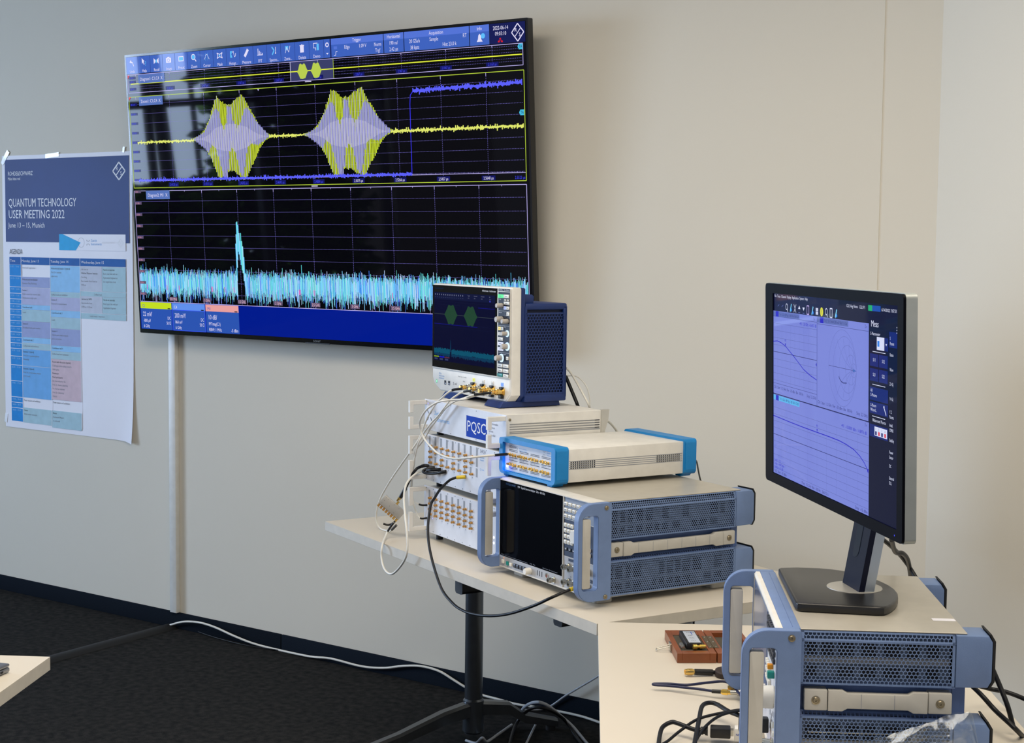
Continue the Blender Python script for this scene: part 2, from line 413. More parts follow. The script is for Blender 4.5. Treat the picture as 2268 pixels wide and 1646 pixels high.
def burst(mb, c, ax, az, PAL, y, L1=.207, k=1.0):
    """one modulated pulse in big-screen metres about centre c at mid height az"""
    env = [(-.207, .004), (-.17, .012), (-.14, .035), (-.11, .075), (-.086, .125), (-.069, .155), (-.055, .150), (-.04, .135), (-.013, .122), (.01, .128), (.04, .145), (.062, .155), (.075, .15), (.095, .115), (.12, .085), (.15, .04), (.175, .016), (.207, .004)]
    def E(x):
        for (a, b), (c_, d) in zip(env, env[1:]):
            if a <= x <= c_: return b + (d - b) * (x - a) / (c_ - a)
        return 0
    top = [(-.2, 0), (-.14, .025), (-.078, .108), (-.062, .105), (-.044, .04), (-.034, 0), (-.026, .03), (-.010, .115), (.004, .112), (.020, .04), (.036, 0), (.052, .05), (.083, .108), (.1, .098), (.14, .05), (.2, 0)]
    bot = [(-.2, 0), (-.15, -.03), (-.12, -.05), (-.104, -.02), (-.094, 0), (-.078, -.045), (-.046, -.145), (-.028, -.15), (-.010, -.045), (.006, 0), (.018, -.04), (.044, -.14), (.058, -.14), (.080, -.05), (.096, 0), (.112, -.025), (.14, -.03), (.2, 0)]
    def I(T, x):
        for (a, b), (c_, d) in zip(T, T[1:]):
            if a <= x <= c_: return b + (d - b) * (x - a) / (c_ - a)
        return 0
    n = int(L1 * 2 / .0062)
    for i in range(n):
        x = -L1 + (i + .5) * 2 * L1 / n; e = E(x) * random.uniform(.96, 1.03)
        mb.r2(c + x - .0019, az - e, c + x + .0019, az + e, PAL['y'], y)
        if i % 2 == 0: mb.r2(c + x + .0019, az - e * .97, c + x + .0031, az + e * .9, PAL['ol'], y)
        pt, pb = max(0, I(top, x)), min(0, I(bot, x))
        mb.r2(c + x - .0028, az + pb, c + x + .0022, az + pt, PAL['pm'], y - .00012)
        q_ = min(.055, e * .42) * (1 - abs(x) / .26); mb.r2(c + x - .0028, az - min(q_, abs(pb) + .03), c + x + .0020, az + min(q_, pt + .03), PAL['pc'], y - .00018)
        if i % 2: mb.r2(c + x - .0012, az + pb - .004, c + x + .001, az + pt + .004, PAL['pl'], y - .00024)
        if abs(pb) < e and i % 2 == 0 and x < 0.1: mb.r2(c + x - .0008, az - e, c + x + .0006, az + e, PAL['pv'], y - .0001)
def noise_line(mb, x0, x1, z, amp, w, m, y, step=.004, z1=None):
    n = int((x1 - x0) / step); z1 = z if z1 is None else z1
    for i in range(n):
        x = x0 + i * step; zz = z + (z1 - z) * i / n; a = abs(random.gauss(0, amp)) ; b = abs(random.gauss(0, amp))
        mb.r2(x, zz - w / 2 - a, x + step, zz + w / 2 + b, m, y)
P_TV = dict(y=scr((205, 225, 50)), ol=scr((150, 165, 60)), pm=scr((158, 158, 205)), pl=scr((150, 150, 238)), pv=scr((170, 160, 235)), pc=scr((186, 184, 220)))
s = MB(); k = -.0007; Y0, Y1, Y2, Y3 = k, k - .0002, k - .0005, k - .0009
c_bg = scr((3, 3, 7), spec=.13); W1 = scr((226, 222, 250)); PU = scr((188, 178, 240)); DOT = scr((120, 112, 200)); GR = scr((175, 200, 60)); BL = scr((64, 70, 235)); BLK = scr((20, 24, 100))
s.box(.007, 1.921, .0, .02, .016, 1.083, c_bg)
s.r2(.0075, .0165, 1.9205, 1.0825, c_bg, Y0)
tb = scr((62, 98, 190), spec=.13); tb2 = scr((84, 116, 214)); tbd = scr((24, 34, 92))
s.r2(.009, 1.017, 1.080, 1.0815, tb, Y1)
names = ['Undo', 'Help', 'Recall', 'Image', 'Preset', 'Zoom', 'Cursor', 'Mask', 'Histogr...', 'Measure', 'FFT', 'Spectro...', 'Zone...', 'Delete', 'Demo']
CY = scr((96, 190, 250))
for i, nm in enumerate(names):
    cx = .043 + i * .0695
    s.tx(nm, cx, 1.0205, .0115, W1, Y2, al='C', st=.82 if len(nm) < 8 else .72)
    s.l2(cx + .0347, 1.018, cx + .0347, 1.081, .0012, tbd, Y2)
    z = 1.058
    if nm == 'Undo': s.pl2([(cx - .008, z + .006), (cx + .004, z + .002), (cx + .009, z - .012)], .0035, W1, Y2); s.p2([(cx - .013, z + .004), (cx - .003, z + .014), (cx - .001, z - .001)], W1, Y3)
    elif nm == 'Help': s.p2([(cx - .012, z + .016), (cx - .012, z - .006), (cx - .006, z), (cx - .001, z - .01), (cx + .002, z - .008), (cx - .002, z + .002), (cx + .003, z + .004)], W1, Y2); s.tx('?', cx + .004, z - .014, .018, CY, Y2)
    elif nm == 'Recall': s.p2([(cx - .014, z + .012), (cx - .014, z - .01), (cx - .004, z - .003), (cx - .004, z + .004)], W1, Y2); s.p2([(cx + .014, z + .012), (cx + .014, z - .01), (cx + .004, z - .003), (cx + .004, z + .004)], W1, Y2); s.p2([(cx - .003, z - .006), (cx + .003, z - .006), (cx + .003, z + .006), (cx - .003, z + .006)], CY, Y2)
    elif nm == 'Image': s.r2(cx - .014, z - .01, cx + .014, z + .008, W1, Y2); s.r2(cx - .006, z + .008, cx + .006, z + .012, W1, Y2); s.circ2(cx, z - .001, .006, .0018, tb, Y3, 16)
    elif nm == 'Preset': s.r2(cx - .014, z - .009, cx + .014, z + .01, W1, Y2); s.r2(cx - .011, z - .006, cx + .011, z + .007, CY, Y3)
    elif nm == 'Zoom': s.disc2(cx - .002, z + .003, .009, CY, Y2); s.circ2(cx - .002, z + .003, .010, .0028, W1, Y3, 20); s.l2(cx + .005, z - .005, cx + .013, z - .014, .004, W1, Y3)
    elif nm == 'Cursor': s.pl2([(cx + .014 * (j - 8) / 8, z + .009 * math.sin((j - 8) / 8 * 3.1 + 1.5)) for j in range(17)], .0018, W1, Y2); s.l2(cx - .006, z + .014, cx - .006, z - .014, .001, CY, Y3); s.l2(cx + .006, z + .014, cx + .006, z - .014, .001, CY, Y3)
    elif nm == 'Mask': s.pl2([(cx - .014, z + .01), (cx, z + .004), (cx + .014, z + .01), (cx + .009, z), (cx + .014, z - .01), (cx, z - .004), (cx - .014, z - .01), (cx - .009, z), (cx - .014, z + .01)], .003, W1, Y2); s.disc2(cx, z, .004, CY, Y3)
    elif nm.startswith('Hist'): s.p2([(cx - .014, z + .012), (cx - .003, z + .012), (cx - .008, z), (cx - .003, z - .012), (cx - .014, z - .012)], CY, Y2); s.pl2([(cx - .002, z + .006), (cx + .003, z + .012), (cx + .008, z - .01), (cx + .014, z - .006), (cx + .015, z + .004)], .002, W1, Y3)
    elif nm == 'Measure': s.l2(cx - .009, z - .012, cx + .009, z + .013, .011, W1, Y2)
    elif nm == 'FFT': s.l2(cx - .014, z - .011, cx + .014, z - .011, .0025, W1, Y2); [s.l2(cx - .009 + .007 * j, z - .011, cx - .009 + .007 * j, z + (.012, .004, -.001, -.004)[j], .003, W1, Y3) for j in range(4)]
    elif nm.startswith('Spec'): s.pl2([(cx - .009, z + .014), (cx + .002, z + .001), (cx - .008, z - .014)], .005, CY, Y2); s.l2(cx + .009, z + .013, cx + .009, z - .010, .0022, W1, Y2); s.disc2(cx + .009, z - .009, .0028, W1, Y3)
    elif nm.startswith('Zone'): s.p2([(cx - .012, z + .012), (cx + .004, z + .012), (cx + .001, z), (cx - .011, z - .004)], CY, Y2); s.pl2([(cx - .012, z - .012), (cx - .005, z + .008), (cx + .005, z - .01), (cx + .012, z + .012)], .002, W1, Y3)
    elif nm == 'Delete': s.r2(cx - .009, z - .015, cx + .009, z + .008, W1, Y2); s.r2(cx - .011, z + .008, cx + .011, z + .011, W1, Y2); s.r2(cx - .003, z + .011, cx + .003, z + .013, W1, Y2)
    elif nm == 'Demo': s.pl2([(cx + .006, z + .013), (cx - .014, z + .013), (cx - .014, z - .003), (cx - .002, z - .003)], .0022, W1, Y2); s.l2(cx - .003, z - .004, cx - .003, z - .012, .0025, W1, Y2); s.r2(cx + .002, z - .012, cx + .012, z + .011, CY, Y3)
s.circ2(1.067, 1.062, .0065, .004, W1, Y2, 16); s.p2([(1.061, 1.034), (1.073, 1.034), (1.067, 1.028)], W1, Y2)
for x0, x1, ttl in ((1.086, 1.325, 'Trigger'), (1.328, 1.415, 'Horizontal'), (1.418, 1.694, 'Acquisition'), (1.697, 1.776, 'Info')):
    s.r2(x0, 1.017, x1, 1.0815, tb, Y1); s.r2(x0, 1.060, x1, 1.0815, tb2, Y2)
    s.tx(ttl, (x0 + x1) / 2, 1.065, .0115, W1, Y3, al='C', st=.82)
s.r2(1.080, 1.017, 1.086, 1.0815, tbd, Y1); s.r2(1.778, 1.017, 1.919, 1.0815, scr((22, 28, 84)), Y1)
for t_, x, z, a in (('Edge', 1.16, 1.043, 'C'), ('1.09 V', 1.232, 1.043, 'C'), ('Norm', 1.300, 1.043, 'C'), ('Trg?', 1.300, 1.023, 'C'), ('190 ns/', 1.371, 1.043, 'C'), ('2.42 µs', 1.371, 1.022, 'C'), ('20 GSa/s', 1.463, 1.043, 'C'), ('38 kpts', 1.463, 1.022, 'C'), ('Sample', 1.546, 1.044, 'C'), ('RT', 1.676, 1.047, 'C'), ('Hist 23.0 k', 1.612, 1.024, 'C')):
    s.tx(t_, x, z, .0125, W1, Y3, al=a, st=.74)
s.tx('2022-06-14', 1.822, 1.061, .0125, W1, Y3, al='C', st=.74); s.tx('09:03:10', 1.822, 1.043, .0125, W1, Y3, al='C', st=.74)
rd = scr((220, 30, 40)); s.r2(1.817, 1.030, 1.823, 1.035, rd, Y3); s.r2(1.811, 1.021, 1.818, 1.026, rd, Y3); s.r2(1.823, 1.021, 1.830, 1.026, rd, Y3); s.l2(1.814, 1.028, 1.826, 1.028, .0015, rd, Y3)
s.r2(1.106 - .008, 1.044, 1.106 + .008, 1.054, tb2, Y3); s.pl2([(1.098, 1.023), (1.106, 1.023), (1.108, 1.036), (1.115, 1.036)], .002, W1, Y3)
s.p2([(1.725, 1.028), (1.749, 1.028), (1.744, 1.036), (1.742, 1.048), (1.737, 1.054), (1.732, 1.048), (1.730, 1.036)], W1, Y3); s.disc2(1.751, 1.046, .0085, CY, Y3 - .0002)
def diamond(mb, cx, cz, rx, rz, m, y, w=.0035):
    mb.pl2([(cx - rx, cz), (cx, cz + rz), (cx + rx, cz), (cx, cz - rz), (cx - rx, cz)], w, m, y)
    mb.l2(cx - rx * .42, cz - rz * .42, cx + rx * .42, cz + rz * .42, w * .7, m, y)
    mb.tx('R', cx - rx * .32, cz + rz * .08, rz * .42, m, y, al='C'); mb.tx('S', cx + rx * .32, cz - rz * .46, rz * .42, m, y, al='C')
diamond(s, 1.890, 1.048, .024, .028, W1, Y3)
# overview diagram
fr_ = lambda x0, x1, z0, z1, m, w=.002: s.pl2([(x0, z0), (x1, z0), (x1, z1), (x0, z1), (x0, z0)], w, m, Y2)
fr_(.014, 1.908, .944, 1.013, PU)
for j in range(10):
    gx = .060 + .1917 * j
    if gx < .02: continue
    s.dots(gx, .946, gx, 1.012, .0012, DOT, Y1, .006)
    s.r2(gx - .001, 1.006, gx + .001, 1.013, PU, Y2)
    if j: s.tx('2.%d67 µs' % (2 + j), gx, .9485, .009, BL, Y3, al='C', st=.7); s.r2(gx - .025, .946, gx + .025, .960, BLK, Y2)
for z in (.958, .967, .987, .997, 1.006): s.dots(.02, z, 1.905, z, .001, DOT, Y1, .007)
s.r2(.886, .946, 1.093, 1.012, scr((58, 62, 104)), Y1 - .0001); s.l2(.886, .945, .886, 1.013, .002, W1, Y3); s.l2(1.093, .945, 1.093, 1.013, .002, GR, Y3)
YL = scr((228, 238, 62)); s.r2(.03, .9762, 1.905, .9798, YL, Y3)
for c in (.945, 1.011):
    s.p2([(c - .027, .977), (c - .02, .985), (c - .014, 1.002), (c - .009, 1.005), (c, 1.0), (c + .009, 1.005), (c + .014, 1.0), (c + .022, .983), (c + .027, .978), (c + .022, .97), (c + .013, .953), (c, .9505), (c - .012, .952), (c - .02, .968)], scr((186, 206, 80)), Y3 - .0002)
s.r2(.955, .9385, .985, .9415, W1, Y3); s.r2(.965, .5685, .995, .5715, W1, Y3)
s.p2([(.014, 1.012), (.024, 1.012), (.014, .997)], rd, Y3); s.p2([(.014, .928), (.026, .928), (.014, .915)], rd, Y3)
for z in (1.0, .957, .985): s.r2(.022, z - .004, .058, z + .006, BLK, Y2); s.tx('1.60 V', .024, z - .003, .008, BL, Y3, st=.8)
# zoomed diagram
fr_(.014, 1.910, .575, .928, GR, .0026)
for j in range(10):
    gx = .054 + .1893 * j
    if j: s.dots(gx, .578, gx, .926, .0013, DOT, Y1, .0062)
    s.r2(gx - .001, .917, gx + .001, .928, PU, Y2)
    if j: s.r2(gx - .028, .578, gx + .028, .594, BLK, Y2); s.tx('2.%d µs' % (3929 + 191 * j), gx, .581, .010, W1 if j > 5 else BL, Y3, al='C', st=.74)
s.tx('2.5523 µs', 1.906, .581, .010, BL, Y3, al='R', st=.74)
for j in range(-4, 5):
    z = .752 + .0366 * j
    s.dots(.03, z, 1.905, z, .0012, DOT, Y1, .0062)
    s.r2(.02, z - .005, .058, z + .005, BLK, Y2); s.tx('%d.0 mV' % (j * 22), .022, z - .004, .008, BL, Y3, st=.66)
s.r2(.014, .6005, 1.908, .6025, PU, Y2)
for j in range(95): s.r2(.015 + .02 * j, .6025, .016 + .02 * j, .605, PU, Y2)
burst(s, .568, 1, .7545, P_TV, Y2); burst(s, 1.148, 1, .7535, P_TV, Y2)
yn = scr((225, 232, 110)); noise_line(s, .050, .372, .751, .0028, .0030, yn, Y3); noise_line(s, .765, .945, .7535, .0028, .0034, yn, Y3); noise_line(s, 1.345, 1.905, .7515, .0038, .0040, yn, Y3)
bn = scr((92, 96, 250)); noise_line(s, .045, 1.433, .604, .0032, .0044, bn, Y3 - .0002); noise_line(s, 1.447, 1.905, .884, .0042, .0050, bn, Y3, z1=.890)
s.pl2([(1.433, .603), (1.434, .84), (1.437, .87), (1.448, .882)], .0026, scr((60, 56, 245)), Y3)
TA = scr((70, 190, 225))
for z in (1.003, .80 - .006):
    s.p2([(1.888, z), (1.893, z + .009), (1.908, z + .009), (1.908, z - .009), (1.893, z - .009)], TA, Y3 - .0002)
    s.tx('TA', 1.900, z - .005, .010, BLK, Y3 - .0004, al='C', st=.7)
s.p2([(.716, .926), (.726, .926), (.721, .919)], PU, Y3)
# spectrum diagram
fr_(.014, 1.910, .127, .563, PU, .0022)
for j in range(1, 10):
    gx = .018 + .1887 * j
    s.dots(gx, .13, gx, .561, .0014, DOT, Y1, .0062); s.r2(gx - .001, .552, gx + .001, .563, PU, Y2); s.r2(gx + .093, .558, gx + .0945, .563, PU, Y2)
for j in range(10):
    z = .5665 - .0447 * j
    if j: s.dots(.02, z, 1.905, z, .0013, DOT, Y1, .0062)
    if j < 10: s.r2(.017, z - .012, .053, z - .001, scr((96, 82, 112)), Y3 - .0002); s.tx('-%d0 dBm' % j if j else '0 dBm', .019, z - .010, .007, scr((205, 140, 160)), Y3 - .0004, st=.66)
for j in range(1, 10):
    gx = .018 + .1887 * j; s.r2(gx - .022, .133, gx + .022, .149, scr((96, 82, 112)), Y3 - .0004); s.tx(('500 MHz', '1 GHz', '1.5 GHz', '2 GHz', '2.5 GHz', '3 GHz', '3.5 GHz', '4 GHz', '4.5 GHz')[j - 1], gx, .136, .0105, scr((232, 190, 205)), Y3 - .0006, al='C', st=.74)
FC = [scr(c) for c in ((130, 208, 255), (96, 200, 248), (96, 220, 224), (70, 130, 245), (160, 224, 255), (190, 214, 255), (128, 232, 226), (80, 100, 235), (160, 130, 200))]
pk = scr((235, 70, 170))
x = .018
while x < 1.906:
    inn = .565 < x < .603
    for q in range(4):
        top = .205 + abs(random.gauss(.032, .013)) ; bot = .195 - abs(random.gauss(.022, .020))
        if inn: continue
        bot = max(bot, .1285); w = random.choice((.0012, .0016, .0022))
        s.r2(x, bot if q else bot + .02, x + w, top - (0 if q else .012), random.choice(FC[:7] if q else FC), Y2 - .0001 * q)
    if random.random() < .02 and not inn: s.r2(x, .175, x + .003, .195, pk, Y3)
    if random.random() < .07: s.r2(x, .1285, x + .0012, .19, FC[random.choice((3, 7, 8))], Y2)
    x += .0023
for x0, z0, z1 in ((.560, .19, .24), (.563, .22, .36), (.567, .27, .395), (.571, .30, .44), (.575, .33, .443), (.579, .32, .43), (.583, .30, .40), (.587, .28, .37), (.591, .26, .40), (.595, .25, .37), (.599, .22, .35), (.603, .20, .31), (.607, .17, .25), (.611, .15, .23)):
    s.r2(x0, z0, x0 + .0042, z1, FC[random.choice((1, 2, 6, 4))], Y2 - .0001)
# bottom bar
s.r2(.008, .0165, 1.920, .1265, scr((0, 26, 140)), Y1)
bd = scr((44, 84, 176))
for x0, x1, c, t1, rows in ((.012, .192, (196, 222, 34), 'C1', ('22 mV/', '-800 µV', '6 GHz')), (.196, .380, (96, 144, 236), 'C4', ('200 mV/', '864 mV', '6 GHz')), (.384, .563, (232, 160, 158), 'M1', ('10 dB/', 'FFTmag(C1)', 'RBW: 1 MHz'))):
    s.r2(x0, .0175, x1, .1255, bd, Y2); s.r2(x0, .099, x1, .1245, scr(c), Y3); s.tx(t1, x0 + .01, .104, .011, bd if x0 < .19 or x0 > .3 else W1, Y3 - .0002)
    s.tx(rows[0], x0 + .012, .068, .018, W1, Y3, st=.72); s.tx(rows[1], x0 + .014, .045, .0125, W1, Y3, st=.72); s.tx(rows[2], x0 + .014, .023, .0125, W1, Y3, st=.72)
    if x0 < .3: s.tx('DC', x1 - .008, .058, .0125, W1, Y3, al='R', st=.7); s.tx('50 Ω', x1 - .008, .038, .0125, W1, Y3, al='R', st=.7)
    s.r2(x1 - .022, .100, x1 - .006, .1035, scr((20, 20, 30)), Y3 - .0002)
s.tx('-5 dBm', .556, .023, .0125, W1, Y3, al='R', st=.72)
s.pl2([(.197, .018), (.379, .018), (.379, .098), (.197, .098), (.197, .018)], .0022, scr((60, 90, 250)), Y3 - .0002)
lb = scr((88, 116, 186))
for x0, z0, t_ in ((.075, .978, 'Diagram1: C1,C4  X'), (.072, .893, 'Zoom1: C1,C4  X'), (.082, .530, 'Diagram2: M1  X')):
    wd = .150 if 'Dia' in t_ and '1:' in t_ and 'C1' in t_ else .135
    s.r2(x0, z0, x0 + wd, z0 + .034, lb, Y3 - .0002); s.tx(t_, x0 + .01, z0 + .010, .0125, W1, Y3 - .0004, wd=wd - .022)
s.build('display_panel', tv, smooth=0)

# ================================================================== POSTER
po = thing('poster', 'tall taped poster with a conference agenda on the wall left of the screen', 'poster', (-5.8055, 0, .7402))
M_PAPER = mat('poster_paper', (238, 238, 246), 0.6, noise=(3, 0.015))
PN = mat('poster_navy', (28, 58, 122), 0.55, spec=.25, noise=(2.5, 0.12)); PB = mat('poster_blue', (0, 140, 220), 0.65, spec=.25); PD = mat('poster_head_blue', (24, 96, 172), 0.65, spec=.25)
P_LB = mat('poster_sky', (112, 178, 236), 0.65, spec=.25); P_LB2 = mat('poster_pale_sky', (150, 204, 246), 0.65, spec=.25); P_LAV = mat('poster_lavender', (158, 170, 214), 0.65, spec=.25); P_LAV2 = mat('poster_pale_lavender', (184, 188, 222), 0.65, spec=.25)
P_MINT = mat('poster_mint', (172, 206, 218), 0.65, spec=.25); P_PINK = mat('poster_pink', (214, 190, 200), 0.65, spec=.25); P_GREY = mat('poster_grey', (196, 204, 220), 0.65, spec=.25); P_CYAN = mat('poster_cyan', (46, 174, 232), 0.65, spec=.25)
pw, ph = .8497, 1.1893
# paper sheet with slightly curled lower corner
sh = MB(); NX, NZ = 16, 22; vs = []
def curl(u, v): return -.003 - .016 * max(0, (u - .9) / .1) ** 2 * math.exp(-(v / .10)) - .0010 * math.sin(u * 9 + v * 5) * (1 - v) ** .5
for j in range(NZ + 1):
    for i in range(NX + 1):
        u, v = i / NX, j / NZ; vs.append((u * pw, curl(u, v) , v * ph - (.008 * max(0, (u - .92) / .08) if j == 0 else 0)))
fs = [(j * (NX + 1) + i, j * (NX + 1) + i + 1, (j + 1) * (NX + 1) + i + 1, (j + 1) * (NX + 1) + i) for j in range(NZ) for i in range(NX)]
sh.add(vs, fs, M_PAPER); sh.build('paper_sheet', po)
p = MB(); a0, a1, a2 = -.0046, -.0049, -.0052
p.r2(.022, .816, .833, 1.172, PN, a0)
p.tx('ROHDE&SCHWARZ', .043, 1.103, .018, M_WHITEI, a1, wd=.171); p.tx('Make ideas real', .043, 1.083, .013, M_WHITEI, a1, wd=.085)
diamond(p, .772, 1.110, .038, .036, M_WHITEI, a1, .006)
p.tx('QUANTUM TECHNOLOGY', .043, .968, .036, M_WHITEI, a1, wd=.458); p.tx('USER MEETING 2022', .043, .918, .036, M_WHITEI, a1, wd=.380)
p.tx('June 13 – 15, Munich', .042, .878, .022, M_WHITEI, a1, wd=.248)
p.r2(.386, .783, .809, .851, M_PAPER, a1); p.p2([(.386, .783), (.495, .783), (.526, .816), (.41, .851), (.386, .851)], P_CYAN, a2)
p.circ2(.53, .816, .02, .001, M_INKG, a2); 
for sx, sz in ((-1, 1), (1, 1), (-1, -1), (1, -1)): p.l2(.574 + sx * .004, .816 + sz * .004, .574 + sx * .009, .816 + sz * .011, .002, M_INK, a2)
p.tx('Zurich', .592, .820, .010, P_LB, a2); p.tx('Instruments', .592, .806, .010, P_LB, a2); p.tx('ROHDE&SCHWARZ', .664, .813, .008, M_WHITEI, a2, wd=.08); diamond(p, .778, .816, .017, .017, M_WHITEI, a2, .003)
p.tx('AGENDA', .046, .763, .022, M_INK, a1, wd=.088)
p.r2(.045, .718, .808, .750, PD, a1)
for x_, t_, w_ in ((.050, 'Time', .035), (.130, 'Monday, June 13', .118), (.327, 'Tuesday, June 14', .118), (.528, 'Wednesday, June 15', .145)): p.tx(t_, x_, .729, .011, M_WHITEI, a2, wd=w_)
for x_ in (.1245, .3215, .5195): p.r2(x_, .027, x_ + .0025, .750, M_PAPER, a2 - .0002)
# time column
tz = [.718, .667, .620, .592, .567, .545, .522, .497, .472, .447, .422, .398, .374, .350, .316, .277, .207, .136, .112, .088, .028]
tt = ['9:00 – 9:45', '10:15 – 10:30', '10:00 – 10:30', '10:30 – 11:00', '11:00 – 11:30', '11:30 – 12:00', '12:00 – 12:30', '12:30 – 13:00', '13:00 – 13:15', '13:30 – 14:00', '14:00 – 14:30', '14:30 – 15:00', '15:00 – 15:30', '15:30 – 16:00', '16:00 – 16:30', '16:30 – 17:00', '17:00 – 17:30', '17:30 – 18:00', '18:00 – 18:30', '18:30 – 22:00']
for i in range(20):
    p.r2(.045, tz[i + 1] + .0015, .124, tz[i] - .0012, PB, a1); p.tx(tt[i], .050, tz[i] - .013, .007, P_LB2, a2, wd=.062)
def cell(x0, x1, z0, z1, m, lines):
    if m: p.r2(x0, z0, x1, z1, m, a1)
    for q, (t_, b_) in enumerate(lines): p.tx(t_, x0 + .006, z1 - .015 - q * .0165, .0078, M_INK if b_ else M_INKG, a2, st=.86)
cell(.1265, .321, .667, .716, None, [('Arrival and registration', 0)])
cell(.1265, .321, .620, .665, P_LAV, [('Welcome and introduction', 1), ('Quantum Flux, Marketing', 0)])
cell(.1265, .321, .545, .618, P_LAV2, [('Session 1', 1), ('Qubit control for research labs', 0), ('Simultaneous single qubit', 0)])
cell(.1265, .321, .523, .544, P_LB2, [('Contributed talk 1', 1)]); cell(.1265, .321, .473, .522, P_MINT, [('Lunch', 0)])
cell(.1265, .321, .403, .472, P_LAV, [('Session 2', 1), ('Broadband multi-qubit readout', 0)]); cell(.1265, .321, .378, .402, P_LB2, [('Contributed talk 2', 1)])
cell(.1265, .321, .352, .376, P_MINT, [('Coffee break and exhibition', 0)]); cell(.1265, .321, .278, .350, P_LB, [('Keynote 1 (hybrid)', 1), ('Prof. Dr. in quantum physics', 0), ('University', 0)])
cell(.1265, .321, .138, .276, P_LB, [('Keynote 2 (hybrid)', 1), ('Prof. Dr. in microwave physics', 0), ('ETH Zurich', 0)])
cell(.1265, .321, .094, .137, None, [('Poster session and exhibition', 1)]); cell(.1265, .321, .027, .093, P_MINT, [('Dinner', 1), ('Buffet in the restaurant', 0)])
cell(.324, .519, .605, .716, P_LB2, [('Welcome and session 3 (hybrid)', 1), ('Prof. Dr. keynote', 0), ('Laboratory', 0)])
cell(.324, .519, .583, .604, P_MINT, [('Coffee break and exhibition', 0)]); cell(.324, .519, .527, .582, P_LAV2, [('Session 3', 1), ('Parametric measurements', 0)])
cell(.324, .519, .497, .526, P_LB2, [('Contributed talk 3', 1)]); cell(.324, .519, .449, .496, P_MINT, [('Lunch', 0)]); cell(.324, .519, .376, .448, P_LAV, [('Session 4', 1), ('Hybrid qubit state: towards', 0), ('error correction', 0)])
cell(.324, .519, .351, .375, P_LB2, [('Contributed talk 4', 1)]); cell(.324, .519, .317, .350, P_MINT, [('Coffee break and exhibition', 0)])
cell(.324, .519, .142, .316, P_PINK, [('Round table discussion (hybrid)', 1), ('Challenges when scaling towards', 0), ('1000 qubits', 0), ('Moderator:', 1), ('Panel participants:', 1), ('Dr. from industry, AG', 0), ('Prof. Dr. from a university', 0), ('Dr. from an institute', 0), ('Prof. Dr. University', 0), ('Oxford', 0)])
cell(.324, .519, .095, .141, None, [('Poster session and exhibition', 1)]); cell(.324, .519, .020, .094, P_MINT, [('Dinner', 1), ('Restaurant Munich', 0), ('15 min walk', 0)])
cell(.522, .660, .614, .716, P_GREY, [('Lab tour at', 0), ('Walther Meissner Institute', 1), ('Garching', 0), ('Bus transfer from hotel at', 0), ('9:00 am', 0)]); cell(.661, .808, .614, .716, P_MINT, [('Hands-on tutorials', 1), ('Book your slot with an', 0), ('Application Engineer at', 0), ('the registration desk', 0)])
cell(.522, .808, .592, .612, P_MINT, [('                              Coffee break', 0)]); cell(.522, .660, .523, .591, P_GREY, [('Lab tour at WMI', 1), ('Bus transfer from', 0), ('WMI at 11:30 am', 0)]); cell(.661, .808, .523, .591, P_MINT, [('Hands-on tutorials', 1), ('Book your slot with an', 0), ('Application Engineer', 0)])
cell(.522, .808, .497, .521, P_MINT, [('                    Lunch snack / departure', 0)])
p.build('printed_agenda', po, smooth=0)
M_TAPE = mat('glossy_tape', (232, 236, 242), 0.08)
for x0, z0, w_, h_, an in ((-.01, 1.172, .07, .02, 50), (.30, 1.175, .09, .018, 4), (.79, 1.190, .022, .012, 80), (-.015, .03, .04, .018, 80)):
    t_ = MB(); ca, sa = math.cos(R(an)), math.sin(R(an))
    t_.obox((x0 + w_ / 2, -.0042, z0 + h_ / 2), (ca, 0, sa), (0, 1, 0), (-sa, 0, ca), w_, .001, h_, M_TAPE); t_.build('tape_strip', po)

# ================================================================== shared instrument pieces
def hexplate(mb, x, y0, y1, z0, z1, p, hole, m, th=.0012, tilt=0.0):
    """perforated sheet in the plane x = const (real holes); tilt leans its top inwards"""
    Ro, Ri = p / math.sqrt(3), p / math.sqrt(3) * hole
    nz = max(1, int((z1 - z0 - 2 * Ro) / (Ro * 1.5)) + 1); ny = int((y1 - y0 - p) / p)
    ox = (y1 - y0 - (ny + .5) * p) / 2; oz = (z1 - z0 - (nz - 1) * Ro * 1.5) / 2
    hx = lambda cy, cz, r: [(cy + r * math.cos(R(30 + 60 * k)), cz + r * math.sin(R(30 + 60 * k))) for k in range(6)]
    X = lambda z, t=0: x - tilt * (z - z0) - t
    for j in range(nz):
        for i in range(ny + 1):
            cy, cz = y0 + ox + p / 2 * 0 + i * p + (p / 2 if j % 2 else 0), z0 + oz + j * Ro * 1.5
            if cy > y1 - p * .4: continue
            o, n = hx(cy, cz, Ro), hx(cy, cz, Ri)
            vs = [(X(q[1]), q[0], q[1]) for q in o + n] + [(X(q[1], th), q[0], q[1]) for q in n]
            fs = [(k, (k + 1) % 6, 6 + (k + 1) % 6, 6 + k) for k in range(6)] + [(6 + k, 6 + (k + 1) % 6, 12 + (k + 1) % 6, 12 + k) for k in range(6)]
            mb.add(vs, fs, m)
    # rim over the ragged edge
    e = p * .5
    for a, b, c, d in ((y0, y1, z0, z0 + oz - Ro * .45), (y0, y1, z1 - oz + Ro * .45, z1), (y0, y0 + ox - p * .0, z0, z1), (y1 - ox * .9, y1, z0, z1)):
        mb.add([(X(c) + .0002, a, c), (X(c) + .0002, b, c), (X(d) + .0002, b, d), (X(d) + .0002, a, d)], [(0, 1, 2, 3)], m)
